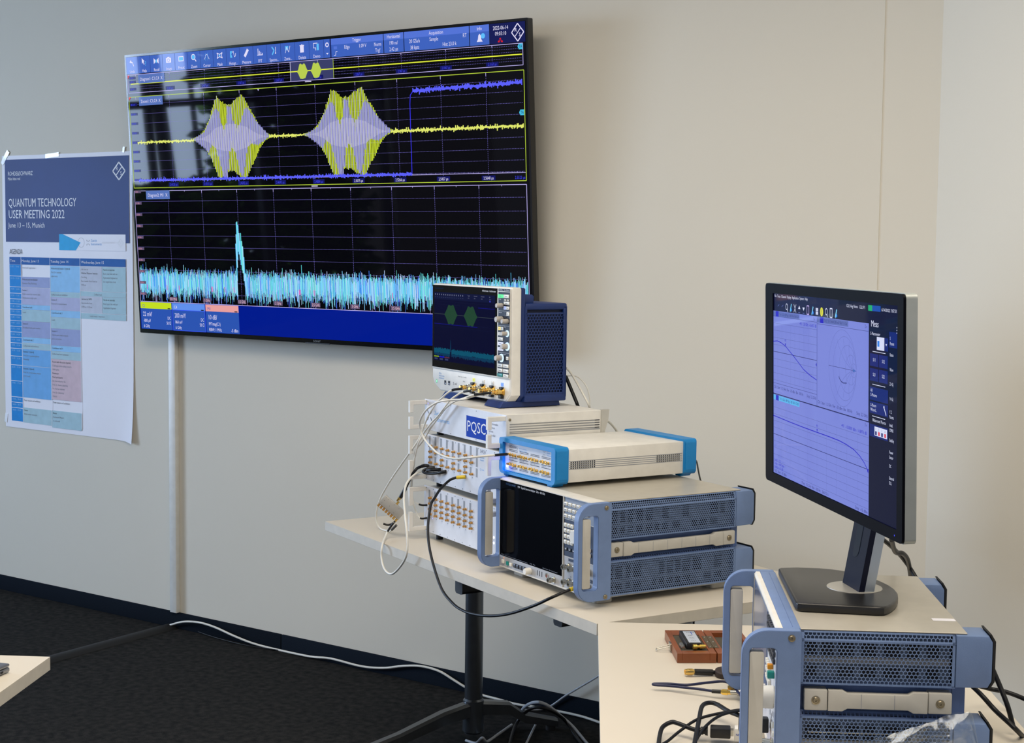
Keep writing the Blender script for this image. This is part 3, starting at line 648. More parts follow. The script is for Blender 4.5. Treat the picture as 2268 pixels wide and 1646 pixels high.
def screw(parent, x, y, z, r=.0052, dirx=1):
    s_ = MB().lathe((x, y, z), (dirx, 0, 0), [(0, r * 1.35), (.0012, r * 1.35), (.0014, r), (.0028, r * .8), (.0028, r * .35), (.0012, r * .3)], M_SCREW, 16)
    return s_.build('screw', parent)
def knob(parent, x, z, r, L, m, y=0, ringm=None, name='knob'):
    k_ = MB().lathe((x, y, z), (0, -1, 0), [(0, r * .9), (.002, r), (L * .85, r * .95), (L, r * .82)], m, 24)
    o_ = k_.build(name, parent)
    if ringm: MB().lathe((x, y, z), (0, -1, 0), [(0, r * 1.45), (.0022, r * 1.4)], ringm, 28).build('light_ring', o_)
    return o_
def sma(mb, p, d, s=1.0, m=None):
    m = m or M_BRASS
    return mb.lathe(p, d, [(0, .0042 * s), (.0018 * s, .0042 * s), (.0018 * s, .0030 * s), (.004 * s, .0030 * s), (.0041 * s, .0034 * s), (.0095 * s, .0034 * s), (.0095 * s, .0022 * s), (.0075 * s, .0020 * s)], m, 12)

def rs_chassis(t, W, D, H, rear, nfront):
    """blue-grey cabinet of the two big instruments: front bracket loops, perforated sides, strap handle, rear feet"""
    HP = .0059 if nfront == 1 else .0064
    zb = (.004, .084); zt = (.137, .2055); zc = H - .0025
    MB().box(.012, W - .03, .03, D, .004, H - .003, M_DARKI).build('inner_chassis', t)
    # interior sheet-metal glimpsed through the holes
    gl = MB(); rnd = random.Random(nfront)
    for z0, z1 in ((zb[0] + .004, zb[1] - .004), (zt[0] + .003, zt[1] + .01)):
        gl.box(W - .0135, W - .0125, .04, D - .006, z0, z1, M_MIDI)
        y = .045
        while y < D - .03:
            w_ = rnd.uniform(.012, .026)
            for a, b in ((.08, .30), (.42, .86)):
                if rnd.random() < .85: gl.box(W - .0124, W - .0121, y, y + w_, z0 + (z1 - z0) * a, z0 + (z1 - z0) * b, M_DARKI)
            y += w_ + rnd.uniform(.006, .012)
        if nfront == 2:
            gl.box(W - .0122, W - .0115, .04, D - .006, z0 + (z1 - z0) * .38, z0 + (z1 - z0) * .50, M_GREYM)
            for zz in (.30, .36, .66): gl.box(W - .0120, W - .0105, .05, D - .008, z0 + (z1 - z0) * zz, z0 + (z1 - z0) * zz + .0012, M_SILV)
    gl.build('inner_sheet', t)
    cv = MB().box(.004, W - .006, .031, D + .018, H - .0025, H, M_COVER, .0008, 1); cv.build('top_cover', t)
    MB().box(.006, W - .004, .031, D, -.001, .004, M_GREYM, .0008, 1).build('bottom_cover', t)
    MB().box(0, .006, .031, D, .004, H - .003, M_RSBLUE, .001, 1).build('left_side', t)
    for nm, (z0, z1), up in (('upper_side_panel', zt, 1), ('lower_side_panel', zb, 0)):
        sp = MB()
        hexplate(sp, W, .0345, D - .001, z0, z1, HP, .82, M_RSBLUE)
        sp.box(W - .012, W, .0345, D, z0 - .0012, z0 + .0004, M_RSBLUE); sp.box(W - .012, W, .0345, D, z1 - .0004, z1 + .0008, M_RSBLUE)
        if up: hexplate(sp, W + .0002, .0345, D - .001, .2058, H - .0024, min(HP, .0068), .82, M_RSBLUE, tilt=.35)
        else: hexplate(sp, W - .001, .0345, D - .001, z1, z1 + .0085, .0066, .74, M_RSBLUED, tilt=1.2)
        sp.build(nm, t)
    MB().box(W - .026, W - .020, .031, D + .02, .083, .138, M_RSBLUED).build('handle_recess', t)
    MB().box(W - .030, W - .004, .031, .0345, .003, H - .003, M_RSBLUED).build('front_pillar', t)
    # strap handle
    hd = MB(); ya, yb = .041, D - .004; zm = .1115
    for a, b in ((ya, ya + .036), (yb - .036, yb)): hd.box(W - .020, W + .003, a, b, zm - .0165, zm + .0165, M_GREYP, .002)
    n = max(3, int((yb - ya - .1) / .035)); L0, L1 = ya + .037, yb - .037
    prof = [(L0, zm - .0165), (L0 + .022, zm - .0165), (L0 + .030, zm - .012), (L1 - .030, zm - .012), (L1 - .022, zm - .0165), (L1, zm - .0165), (L1, zm + .0165), (L1 - .022, zm + .0165), (L1 - .030, zm + .012), (L0 + .030, zm + .012), (L0 + .022, zm + .0165), (L0, zm + .0165)]
    hd.prism(prof, 'x', W - .010, W + .0045, M_GREYP, .0015)
    for i in range(1, n): hd.box(W + .0044, W + .0048, L0 + (L1 - L0) * i / n - .0003, L0 + (L1 - L0) * i / n + .0003, zm - .0118, zm + .0118, M_INKG)
    h = hd.build('side_handle', t)
    screw(h, W + .003, ya + .018, zm); screw(h, W + .003, yb - .018, zm)
    # rear corner feet
    for nm in range(2):
        for xs in (0, 1):
            z0, z1 = ((.0015, .084), (.137, H))[nm]
            x0, x1 = (W - .060, W + .001) if xs else (-.001, .06)
            q = MB().prism([(D, z0), (D + .05, z0 + .001), (D + .056, z0 + .012), (D + .056, z1 - .012), (D + .05, z1 - .0028), (D, z1 - .0028)], 'x', x0, x1, M_RSBLUE, .003)
            f_ = q.build('rear_foot', t)
            if rear: MB().prism([(D + .0500, z0 - .0005), (D + .0535, z0 - .0005), (D + .0605, z0 + .011), (D + .0605, z1 - .011), (D + .0535, z1 + .0005), (D + .0500, z1 + .0005), (D + .0562, z1 - .012), (D + .0562, z0 + .012)], 'x', x0 + .001, x1 - .001, M_RUBBER, .001).build('rubber_tip', f_)
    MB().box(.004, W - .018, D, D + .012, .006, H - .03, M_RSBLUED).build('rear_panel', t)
    # bracket loops at the front corners
    N = 5
    def loop(x0, x1, sgn):
        out = rr(-.058, .0335, 0, H + .001, (.036, .006, .004, .040), 8)
        inn = rr(-.0465, -.004, .026, H - .027, .008, 8)
        b = MB().ring(out, inn, 'x', x0, x1, M_RSBLUE)
        # soften: slim raised lip round the outside
        b.ring(rr(-.0572, .033, .0008, H + .0002, (.0355, .006, .004, .0395), 8), rr(-.0475, -.003, .025, H - .026, .008, 8), 'x', x0 - .0012, x1 + .0012, M_RSBLUE)
        o_ = b.build('front_handle', t)
        MB().prism(rr(-.0462, -.0235, .0315, H - .0335, .004, 4), 'x', x0 - .0006, x1 + .0006, M_GREYP, .002).build('grip', o_)
        return o_
    loop(-.017, .0015, -1)
    r_ = loop(W - .0015, W + .0165, 1)
    screw(r_, W + .0178, .018, H - .010, .0042); screw(r_, W + .0178, .018, .0085, .0042)
    for (x0, y0) in ((.03, .02), (W - .075, .02), (.03, D - .05), (W - .075, D - .05)):
        MB().prism(rr(x0, x0 + .05, y0, y0 + .05, .008, 4), 'z', -.018, -.001, M_GREYP, .003).build('foot', t)
def keygrid(t, spec, first, name='key'):
    """copies of one key mesh at the given x, z"""
    for k_, (x, z) in enumerate(spec):
        if k_ == 0: first.location = (x, 0, z)
        else: dup(first, t, (x, 0, z))

# ================================================================== SPECTRUM ANALYSER
FW, FD, FH = .432, .413, .2262
fs_ = thing('spectrum_analyzer', 'blue-grey spectrum analyser with dead black screen, under the bright blue framed box', 'measuring instrument', (-2.2967, -1.0893, .748), -.4109)
rs_chassis(fs_, FW, FD, FH, True, 1)
M_PALEB = mat('pale_bezel', (208, 205, 196), 0.45); M_CTRL = mat('control_panel_grey', (132, 142, 158), 0.5); M_NAVP = mat('key_field_navy', (26, 40, 68), 0.5); M_CONP = mat('connector_panel_grey', (168, 170, 174), 0.45)
b = MB(); b.box(0, FW, -.004, .031, 0, .004, M_PALEB, .001, 1); b.prism([(-.004, FH - .0035), (.031, FH - .0035), (.031, FH + .001), (.004, FH + .001), (-.004, FH - .0015)], 'x', 0, FW, M_PALEB)
b.box(0, .002, -.004, .031, .003, FH - .003, M_PALEB); b.box(.2985, .3005, -.0042, .0, .003, FH - .003, M_PALEB)
b.box(.002, FW, -.001, .03, .004, FH - .004, M_CONP); b.box(0, .2985, -.0035, 0, .002, .0295, M_CONP); b.build('front_bezel', fs_)
d = MB().box(.002, .2985, -.0032, -.001, .0295, FH - .0035, mat('dead_screen', (4, 5, 9), 0.08, spec=.15))
d.tx('ROHDE&SCHWARZ', .030, .2135, .0052, mat('dim_blue_ink', (24, 70, 120), .5), -.0034, wd=.048); d.tx('FSW · Signal & Spectrum Analyzer · 2 Hz – 43.5 GHz', .088, .2135, .0052, M_WHITEI, -.0034, wd=.128)
d.tx('Power', .012, .0325, .003, M_INKG, -.0034); d.l2(.03, .0325, .14, .0325, .0006, M_INKG, -.0034); d.tx('Probe    Noise', .15, .0325, .003, M_INKG, -.0034); d.tx('Power Sensor   Noise Source Control', .21, .0325, .003, M_INKG, -.0034)
d.build('display_screen', fs_)
c = MB(); c.r2(.301, .170, FW, FH - .004, M_CTRL, -.0012); c.r2(.301, .081, FW, .1695, M_NAVP, -.0014); c.r2(.301, .0695, FW, .0795, M_CONP, -.0014); c.r2(.322, .071, .35, .0775, M_NAVP, -.0016)
for z in (.170, .0805, .004): c.l2(.301, z, FW, z, .0012, M_PALEB, -.0018)
for z in (.058, .022):
    for x in (.333, .36, .395): c.tx('RF', x, z + .011, .003, M_INK, -.0018, al='C')
for q in range(4): c.tx('GHz', .347, .1545 - .0135 * q, .0026, M_WHITEI, -.0018)
c.r2(.383, .036, .425, .044, M_NAVP, -.0017); c.tx('RF INPUT 50 Ω', .404, .0385, .003, M_WHITEI, -.0019, al='C')
c.build('control_field', fs_)
kb = MB().box(-.0065, .0065, -.0055, -.001, -.0042, .0042, M_KEY, .0012); kb.r2(-.004, -.001, .004, .001, M_INKG, -.0057)
kk = kb.build('key', fs_)
keygrid(fs_, [(.311 + .0178 * i, .207 - .0143 * j) for j in range(3) for i in range(6)] + [(.411, .112), (.411, .0995)], kk)
kb = MB().box(-.0055, .0055, -.0055, -.001, -.0048, .0048, M_KEY, .0014); kb.l2(.001, -.002, .002, .002, .001, M_INK, -.0057)
kk = kb.build('digit_key', fs_); keygrid(fs_, [(.311 + .0138 * i, .1562 - .0135 * j) for j in range(4) for i in range(3)], kk)
kb = MB().box(-.0055, .0055, -.0035, -.001, -.004, .004, M_BLACKP, .001); kb.r2(-.003, -.0008, .003, .0008, M_WHITEI, -.0037); kk = kb.build('dark_key', fs_); keygrid(fs_, [(.312 + .017 * i, .0985) for i in range(3)], kk)
knob(fs_, .372, .138, .018, .022, M_WHITEP, -.001)
MB().box(.018, .0285, -.0075, -.0035, .0115, .021, M_KEY, .001).build('power_key', fs_); 
l_ = MB().disc2(.0245, .025, .0016, scr((255, 140, 60), 1.6), -.0037); l_.build('power_light', fs_)
MB().prism([(.040, .0100), (.050, .0100), (.0488, .020), (.0412, .020)], 'y', -.0075, -.0035, M_TEAL, .001).build('green_key', fs_)
MB().box(.056, .066, -.0075, -.0035, .0105, .019, M_KEY, .001).build('white_key', fs_)
kb = MB().box(-.0058, .0058, -.008, -.0035, -.0052, .0052, mat('charcoal_key', (44, 48, 58), .4), .0014); kk = kb.build('charcoal_key', fs_); keygrid(fs_, [(.082, .0155), (.096, .0155), (.112, .0155), (.126, .0155)], kk)
knob(fs_, .153, .0155, .0085, .017, M_WHITEP, -.0035, name='volume_knob')
u = MB()
for x in (.186, .1965, .207): u.box(x - .0015, x + .0015, -.0037, -.003, .0105, .0235, M_DARKI)
u.build('usb_port', fs_)
pj = MB().lathe((.231, -.0035, .0175), (0, -1, 0), [(0, .0075), (.002, .0072), (.002, .0045), (.0005, .0042)], M_SILV, 18); pj.disc2(.231, .0175, .0036, mat('red_insert', (150, 60, 50), .5), -.0042); pj.build('probe_socket', fs_)
def bnc(parent, x, z, y=-.003, L=.018, m=None, nm='coax_socket'):
    q = MB().lathe((x, y, z), (0, -1, 0), [(0, .0085), (.003, .0085), (.003, .0062), (L * .45, .0062), (L * .5, .0068), (L, .0066), (L, .0045), (L - .006, .0042)], m or M_SILV, 18)
    q.lathe((x, y - L + .004, z), (0, -1, 0), [(0, .0016), (.003, .0014)], M_DARKI, 8)
    return q.build(nm, parent)
for x, z in ((.262, .0145), (.325, .0585), (.351, .0575), (.325, .0225), (.351, .0225), (.411, .060), (.411, .0235)): bnc(fs_, x, z)

# ================================================================== NETWORK ANALYSER (right foreground)
ZW, ZD, ZH = .428, .272, .2224
zn = thing('network_analyzer', 'short blue-grey instrument in the right foreground, the monitor standing on its top cover', 'measuring instrument', (-1.2672, -1.706, .7495), -1.0213)
rs_chassis(zn, ZW, ZD, ZH, True, 2)
b = MB(); b.box(0, ZW, -.004, .031, 0, .005, M_WHITEP, .001, 1)
b.prism([(-.004, ZH - .006), (.006, ZH - .006), (.006, ZH + .0008), (-.001, ZH + .0008), (-.004, ZH - .003)], 'x', 0, ZW, M_WHITEP)
b.box(.002, ZW - .002, .006, .034, ZH - .005, ZH + .0012, M_RSBLUE, .0015); b.box(.010, ZW - .010, .0215, .0222, ZH + .0010, ZH + .0015, M_RSBLUED)
b.box(0, .004, -.004, .031, .003, ZH - .003, M_WHITEP); b.box(ZW - .004, ZW, -.004, .0, .003, ZH - .003, M_WHITEP)
b.box(.002, ZW - .002, -.001, .03, .004, ZH - .004, mat('white_front', (212, 214, 218), .45)); b.build('front_bezel', zn)
d = MB().box(.008, .262, -.0035, -.001, .045, ZH - .012, mat('lit_grey_screen', (120, 132, 160), .1)); d.build('display_screen', zn)
kb = MB().box(-.0062, .0062, -.0055, -.001, -.0036, .0036, mat('charcoal_key', (44, 48, 58), .4), .001); kk = kb.build('charcoal_key', zn)
keygrid(zn, [(.282 + .0155 * i, .206 - .0115 * j) for j in range(5) for i in range(8)], kk)
kb = MB().box(-.0055, .0055, -.006, -.001, -.004, .004, M_KEY, .001); kk = kb.build('ivory_key', zn); keygrid(zn, [(.282 + .0145 * i, .133 - .0125 * j) for j in range(3) for i in range(4)] + [(.40, .06), (.415, .05)], kk)
MB().box(.352, .362, -.010, -.001, .139, .147, mat('orange_key', (228, 150, 30), .4), .001).build('orange_key', zn); MB().box(.372, .384, -.012, -.001, .130, .141, M_TEAL, .001).build('green_key', zn)
k_ = knob(zn, .392, .103, .0185, .026, M_WHITEP, -.002); MB().lathe((.392, -.024, .103), (0, -1, 0), [(0, .0172), (.0045, .0165)], M_RSBLUED, 24).build('blue_cap', k_); MB().lathe((.392, -.0285, .103), (0, -1, 0), [(0, .0150), (.002, .013)], M_WHITEP, 24).build('pale_disc', k_)
lb_ = MB()
for i in range(16): lb_.r2(.285 + .009 * (i % 9), .148 - .004 * (i // 9), .2885 + .009 * (i % 9), .1495 - .004 * (i // 9), M_INK, -.0013)
for i in range(12): rnd = random.Random(i); x, z = .30 + rnd.random() * .11, .028 + rnd.random() * .05; lb_.r2(x, z, x + .006, z + .009, M_INK if i % 2 else M_INKG, -.0013)
lb_.build('front_print', zn)
for x in (.060, .165, .30, .385): bnc(zn, x, .026, -.002, .020)
lbm = MB(); lbm.box(.330, .346, .252, .288, ZH + .0001, ZH + .0004, M_PAPER); lbm.tx('', 0, 0, .003, M_INKG); lbm.build('inventory_sticker', zn)

# ================================================================== STACKED RACK INSTRUMENTS
SX, SY, SA = -2.747, -.8415, -.434
def rack_unit(nm, label, z, h, cat='measuring instrument'):
    t = thing(nm, label, cat, (SX, SY, z), SA, 'stacked white rack instruments')
    W = .472
    MB().box(.018, W - .016, .004, .40 if h > .1 else .30, .0015, h - .0015, M_CREAM, .0012, 1).build('cabinet', t)
    fp_ = MB().box(0, W, 0, .004, .001, h - .001, M_PANEL, .0008, 1)
    # pull handles: two L pieces with a gap half way up, both sides
    for hx, nh in ((.001, 'left_handle'), (W - .013, 'right_handle')):
        g = MB(); x0, x1 = hx, hx + .012
        g.prism([(0, h - .004), (-.052, h - .004), (-.052, h * .58), (-.041, h * .58), (-.041, h - .016), (0, h - .016)], 'x', x0, x1, M_CREAM, .0008, 1)
        g.prism([(0, .004), (-.052, .004), (-.052, h * .44), (-.041, h * .44), (-.041, .016), (0, .016)], 'x', x0, x1, M_CREAM, .0008, 1)
        g.build(nh, t)
    for x0 in (.04, W - .08):
        for y0 in (.03, .24): MB().cyl((x0, y0, -.0117 if h < .1 else (-.0160 if z > .8 else -.0203)), (x0, y0, .002), .010, M_RUBBER, 16).build('foot', t)
    sc_ = fp_
    for zz in (h - .006, .006):
        for i in range(11 if h > .1 else 4): sc_.lathe((.014 + (W - .028) * i / (10 if h > .1 else 3), 0, zz), (0, -1, 0), [(0, .0014), (.0006, .0012)], M_INK, 6)
    return t, fp_
LED_B = scr((120, 120, 255), 3.0, .3); LED_W = scr((190, 200, 255), 9.0, .3)
def conn(t, pts):
    c0 = sma(MB(), (0, 0, 0), (0, -1, 0), .92).build('coax_socket', t)
    for i, (x, z) in enumerate(pts):
        if i == 0: c0.location = (x, 0, z)
        else: dup(c0, t, (x, 0, z))
# bottom
u3, p = rack_unit('rack_signal_generator', 'lowest of three stacked white rack instruments, rows of gold sockets, resting on the desk', .7505, .1325)
cols = [.0445 + .0352 * i for i in range(8)]
conn(u3, [(x, z) for x in cols for z in (.1010, .0850, .0695, .0540)])
for i in range(8):
    for z in (.1005, .0765, .0525): p.r2(cols[i] - .0155, z, cols[i] - .0055, z + .0215, M_SLOT, -.0003)
    for z in (.1010, .0850, .0695, .0540): p.r2(cols[i] + .006, z + .004, cols[i] + .012, z + .005, M_INKG, -.0003)
    p.disc2(cols[i] - .001, .0540 - .0095, .0012, M_INK, -.0003)
for z in (.036, .0505): MB().disc2(.414, z, .0030, LED_W, -.0006).build('indicator_light', u3)
p.disc2(.372, .0475, .0012, M_INK, -.0006); MB().disc2(.055, .044, .0015, LED_B, -.0006).build('indicator_light', u3)
p.build('front_panel', u3)
# middle
u2, p = rack_unit('rack_quantum_analyzer', 'middle one of three stacked white rack instruments, with black jumpers and a yellow plug', .898, .1325)
pts = [(x, z) for i, x in enumerate(cols) for z in (.1010, .0850, .0695, .0540) if not (i in (1, 3, 5, 7) and z == .0695)]
conn(u2, pts)
for i in range(9):
    x = .0445 + .0352 * i
    for z in (.1045, .0765, .0485): p.r2(x - .0155, z, x - .0055, z + .024, M_SLOT, -.0003)
    if i < 8: p.disc2(x, .0540 - .0095, .0012, M_INK, -.0003)
p.tx('SHFQA', .333, .117, .0095, M_INKG, -.0003, wd=.032); p.tx('Quantum', .333, .103, .0045, P_LB, -.0003); p.tx('Analyzer', .333, .096, .0045, P_LB, -.0003)
p.circ2(.337, .072, .003, .0006, P_LB, -.0003, 12); p.tx('Zurich', .343, .071, .0035, P_LB, -.0003)
p.build('front_panel', u2)
# top
pq, p = rack_unit('rack_controller', 'topmost of three stacked white rack instruments, bright blue block with white letters', 1.041, .0885)
PBL = mat('royal_blue_print', (0, 60, 172), .6, spec=.15)
p.r2(.254, .009, .37, .066, PBL, -.0003); p.tx('PQSC', .2575, .0245, .029, M_WHITEI, -.0005, wd=.106)
for sx, sz in ((-1, 1), (1, 1), (-1, -1), (1, -1)): p.l2(.032 + sx * .0055, .043 + sz * .005, .032 + sx * .0145, .043 + sz * .0145, .0032, M_INK, -.0003)
p.tx('Zurich', .062, .048, .0115, P_LB, -.0003, wd=.040); p.tx('Instruments', .062, .031, .0115, P_LB, -.0003, wd=.092)
for q, t_ in enumerate(('Programmable', 'Quantum', 'System', 'Controller')): p.tx(t_, .380, .055 - q * .010, .006, M_INKG, -.0003)
MB().disc2(.022, .076, .0018, LED_B, -.0006).build('indicator_light', pq); p.build('front_panel', pq)
sd = MB()
for z in (.040, .0465, .053, .0595): sd.box(.4562, .4568, .02, .295, z, z + .0028, M_GREYM); sd.box(.4566, .4570, .28, .295, z + .0008, z + .0026, M_DARKI)
sd.box(.4562, .4566, .02, .297, .036, .0385, M_SLOT); sd.build('side_ribs', pq)
screw(pq, .4562, .020, .073, .0028)
MB().prism([(.30, .088), (.325, .088), (.322, .06), (.312, .03), (.312, .0), (.30, .0)], 'x', .452, .458, M_GREYP).build('rear_ear', pq)

# ================================================================== BRIGHT BLUE FRAMED BOX
hd = thing('waveform_generator', 'white instrument with bright blue end frames lying on the spectrum analyser', 'measuring instrument', (-2.3267, -1.0431, .9855), -.3985)
HW = .263
bd_ = MB(); bd_.box(.005, HW - .004, .02, .392, .0005, .0825, M_CREAM, .0015); bd_.build('cabinet', hd)
for nm, y0, y1 in (('front_frame', -.010, .030), ('rear_frame', .384, .424)):
    g = MB(); out = rr(0, HW, -.0035, .0885, (.013, .013, .008, .008), 5); inn = rr(.017, HW - .017, .0035, .0775, (.002,) * 4, 5)
    g.ring(out, inn, 'y', y0, y1, M_CYAN); g.ring(rr(-.0012, HW + .0012, .004, .086, .008, 5), rr(.018, HW - .018, .005, .076, .002, 5), 'y', y0 + .004, y1 - .004, M_CYAN)
    for xa in (.012, HW - .046): g.prism([(xa, .0), (xa + .034, .0), (xa + .026, -.0095), (xa + .008, -.0095)], 'y', y0 + .003, y1 - .003, M_CYAN, .002)
    g.build(nm, hd)
fp = MB(); fp.box(.012, HW - .012, -.002, .02, .003, .078, M_PANEL); Y = -.0024
fp.tx('HDAWG', .036, .0635, .0075, M_INKG, Y, wd=.042); fp.tx('Arbitrary Waveform', .085, .0655, .0032, P_LB, Y); fp.tx('Generator 2.4 GSa/s', .085, .0605, .0032, P_LB, Y)
for sx, sz in ((-1, 1), (1, 1), (-1, -1), (1, -1)): fp.l2(.201 + sx * .0018, .0685 + sz * .0022, .201 + sx * .0055, .0685 + sz * .0062, .0009, M_INK, Y)
fp.tx('Zurich', .215, .0695, .0035, P_LB, Y); fp.tx('Instruments', .215, .0635, .0035, P_LB, Y)
for i in range(4):
    x0, x1 = .036 + i * .0515, .078 + i * .0515
    for z in (.0595, .0562, .0395, .0325, .0150, .0118): fp.l2(x0, z, x1, z, .0012, M_INK, Y)
    for z in (.0365,): fp.tx('Sig   Mrk   Trig', x0 + .002, z - .001, .0022, M_INKG, Y)
fp.disc2(.028, .0165, .0042, LED_W, Y - .0003)
fp.build('front_panel', hd)
ll = bpy.data.lights.new('indicator_light', 'POINT'); ll.energy = .025; ll.color = (.1, .15, 1); ll.shadow_soft_size = .006
lo = bpy.data.objects.new('indicator_light', ll); COL.objects.link(lo); lo.parent = hd; lo.location = (.028, -.012, .0165)
c0 = sma(MB(), (0, 0, 0), (0, -1, 0), .95, M_GOLD).build('coax_socket', hd); n0 = 0
for i in range(4):
    for z in (.0475, .0225):
        for q in range(3):
            loc_ = (.040 + i * .0515 + q * .0135, -.002, z - .0006 * q)
            if n0 == 0: c0.location = loc_
            else: dup(c0, hd, loc_)
            n0 += 1
sd = MB()
for j in range(5): sd.box(HW - .0041, HW - .0036, .034, .381, .0325 + .0048 * j, .0343 + .0048 * j, M_SLOT)
for j in range(4):
    for i in range(12):
        for y0 in (.038, .300): sd.box(HW - .0040, HW - .0034, y0 + i * .0063, y0 + i * .0063 + .0034, .0347 + .0048 * j, .0369 + .0048 * j, M_DARKI)
sd.build('side_vents', hd)

# ================================================================== OSCILLOSCOPE
OW, OH = .4495, .3125
os_ = thing('oscilloscope', 'navy and white oscilloscope with a dim screen, standing on top of the rack stack', 'measuring instrument', (-2.8153, -.7266, 1.1395), -.412)
outl = [(.048, .004), (OW - .026, .004), (OW, .024), (OW, OH - .006), (OW - .002, OH - .0015), (OW - .006, OH), (.006, OH), (.002, OH - .0015), (0, OH - .006), (0, .040), (.012, .022)]
b = MB(); b.prism(outl, 'y', .004, .033, M_CREAM, .003, 3); b.prism([(.004, .068), (OW - .006, .068), (OW - .006, OH - .004), (.004, OH - .004)], 'y', 0, .006, M_WHITEP, .0012)
b.prism([(.05, .007), (OW - .028, .007), (OW - .006, .026), (OW - .006, .066), (.004, .066), (.004, .042), (.016, .025)], 'y', .0025, .006, M_WHITEP, .001); b.build('front_bezel', os_)
cl = MB().prism([(.03, .006), (OW - .02, .006), (OW - .003, .02), (OW - .003, OH - .004), (OW - .008, OH - .001), (.008, OH - .001), (.003, OH - .004), (.003, .03)], 'y', .033, .047, M_NAVY, .002); cl.build('navy_collar', os_)
bo = MB(); bo.box(.03, OW - .014, .047, .176, .012, .266, M_NAVYI); bo.box(.012, OW - .002, .047, .18, .252, .270, M_NAVY, .005); bo.box(.012, OW - .002, .047, .18, .004, .026, M_NAVY, .004)
bo.box(.012, .03, .047, .18, .02, .262, M_NAVY, .003); bo.box(OW - .014, OW - .002, .168, .180, .015, .262, M_NAVY, .002); bo.box(.012, OW - .002, .172, .180, .012, .262, M_NAVY, .003); bo.box(OW - .014, OW - .002, .046, .052, .02, .262, M_NAVY); bo.build('rear_housing', os_)
vp = MB(); hexplate(vp, OW - .002, .050, .170, .024, .245, .0092, .76, M_NAVY, .002); vp.build('vented_side', os_)
hn = MB().prism([(.052, .268), (.082, .268), (.084, .288), (.078, .293), (.056, .293), (.050, .286)], 'x', .03, OW - .018, M_NAVY, .003); hn.build('carry_handle', os_)
for x0 in (.098, OW - .105):
    ft = MB().prism([(-.020, -.010), (.172, -.010), (.168, .006), (-.008, .006)], 'x', x0, x0 + .085, M_NAVY, .002); ft.build('foot_rail', os_)
# dim little version of the traces
sc2 = MB(); DB = scr((2, 5, 42)); k = -.0008
sc2.box(.006, .3785, -.0005, .003, .0715, .3085, mat('scope_glass_black', (3, 4, 9), .06, spec=.2)); sc2.r2(.0165, .091, .3675, .2885, DB, k)
g1 = scr((30, 66, 46)); bl_ = scr((10, 10, 120)); te = scr((4, 78, 104)); te2 = scr((6, 52, 84)); dw = scr((120, 124, 150)); tb_ = scr((10, 18, 56))
sc2.r2(.0165, .268, .3675, .2885, tb_, k - .0001)
for i in range(14): sc2.r2(.022 + .0125 * i, .280, .0255 + .0125 * i, .284, dw, k - .0002); sc2.r2(.021 + .0125 * i, .2735, .027 + .0125 * i, .275, scr((50, 58, 96)), k - .0002)
for x, t_ in ((.215, 'Trigger'), (.25, 'Horizontal'), (.29, 'Acquisition'), (.335, 'Info')): sc2.tx(t_, x, .282, .003, dw, k - .0002); sc2.tx('1.09 V', x, .2755, .0026, dw, k - .0002)
sc2.disc2(.34, .2715, .0025, scr((80, 80, 230)), k - .0003)
for z in (.262, .254, .200, .190): sc2.l2(.018, z, .366, z, .0006, scr((16, 22, 60)), k - .0001)
for c_ in (.118, .232):
    pts = [(-.040, 0), (-.033, .006), (-.022, .018), (-.015, .028), (-.006, .027), (0, .025), (.008, .0285), (.016, .027), (.024, .016), (.034, .004), (.040, 0)]
    sc2.p2([(c_ + a, .226 + b_) for a, b_ in pts] + [(c_ + a, .226 - b_ * .98) for a, b_ in pts[::-1][1:-1]], g1, k - .0002)
sc2.l2(.018, .226, .366, .2262, .0011, scr((60, 70, 74)), k - .00015); sc2.l2(.018, .1975, .272, .1975, .0016, bl_, k - .0001); sc2.l2(.274, .2515, .366, .2515, .0016, bl_, k - .0001)
for i in range(116):
    x = .0175 + .003 * i
    if .112 < x < .122: continue
    sc2.r2(x, .113 + random.uniform(-.003, .003), x + .003, .1275 + random.uniform(-.002, .002), te, k - .0001); sc2.r2(x, .106 + random.uniform(-.003, .003), x + .003, .114, te2, k - .0001)
sc2.p2([(.114, .12), (.1165, .155), (.1185, .152), (.121, .12)], te2, k - .0001)
for x0, x1, c_ in ((.018, .048, (120, 150, 30)), (.049, .080, (16, 20, 190)), (.081, .112, (80, 40, 60))): sc2.r2(x0, .101, x1, .1045, scr(c_), k - .0002); sc2.r2(x0 + .003, .094, x1 - .008, .099, scr((50, 58, 96)), k - .0002)
sc2.tx('ROHDE&SCHWARZ', .022, .2975, .004, scr((20, 44, 80)), k, wd=.05); sc2.tx('RTO6 Series · Oscilloscope', .296, .2975, .0048, M_WHITEI, k, wd=.074)
sc2.build('display_screen', os_, smooth=0)
cp = MB(); NV = mat('scope_panel_navy', (9, 13, 28), .4, spec=.15); cp.r2(.3835, .0715, .4450, .3000, NV, -.0003); cp.r2(.3835, .3015, .4450, .3085, NV, -.0003); cp.tx('6 GHz   20 GSa/s', .386, .3035, .0032, M_WHITEI, -.0005, wd=.055)
for z in (.249, .2095, .137): cp.l2(.386, z, .443, z, .0006, M_WHITEI, -.0005)
for x, z, t_ in ((.387, .279, 'Trigger'), (.387, .2435, 'Horizontal'), (.411, .1315, 'Navigation'), (.416, .205, 'Scale'), (.425, .236, 'Pos')): cp.tx(t_, x, z, .0028, M_WHITEI, -.0005)
for q in range(6): cp.disc2(.417 + .006 * (q % 2), .2445 - .006 * (q // 2), .0010, M_INKG, -.0005)
cp.build('control_panel', os_)
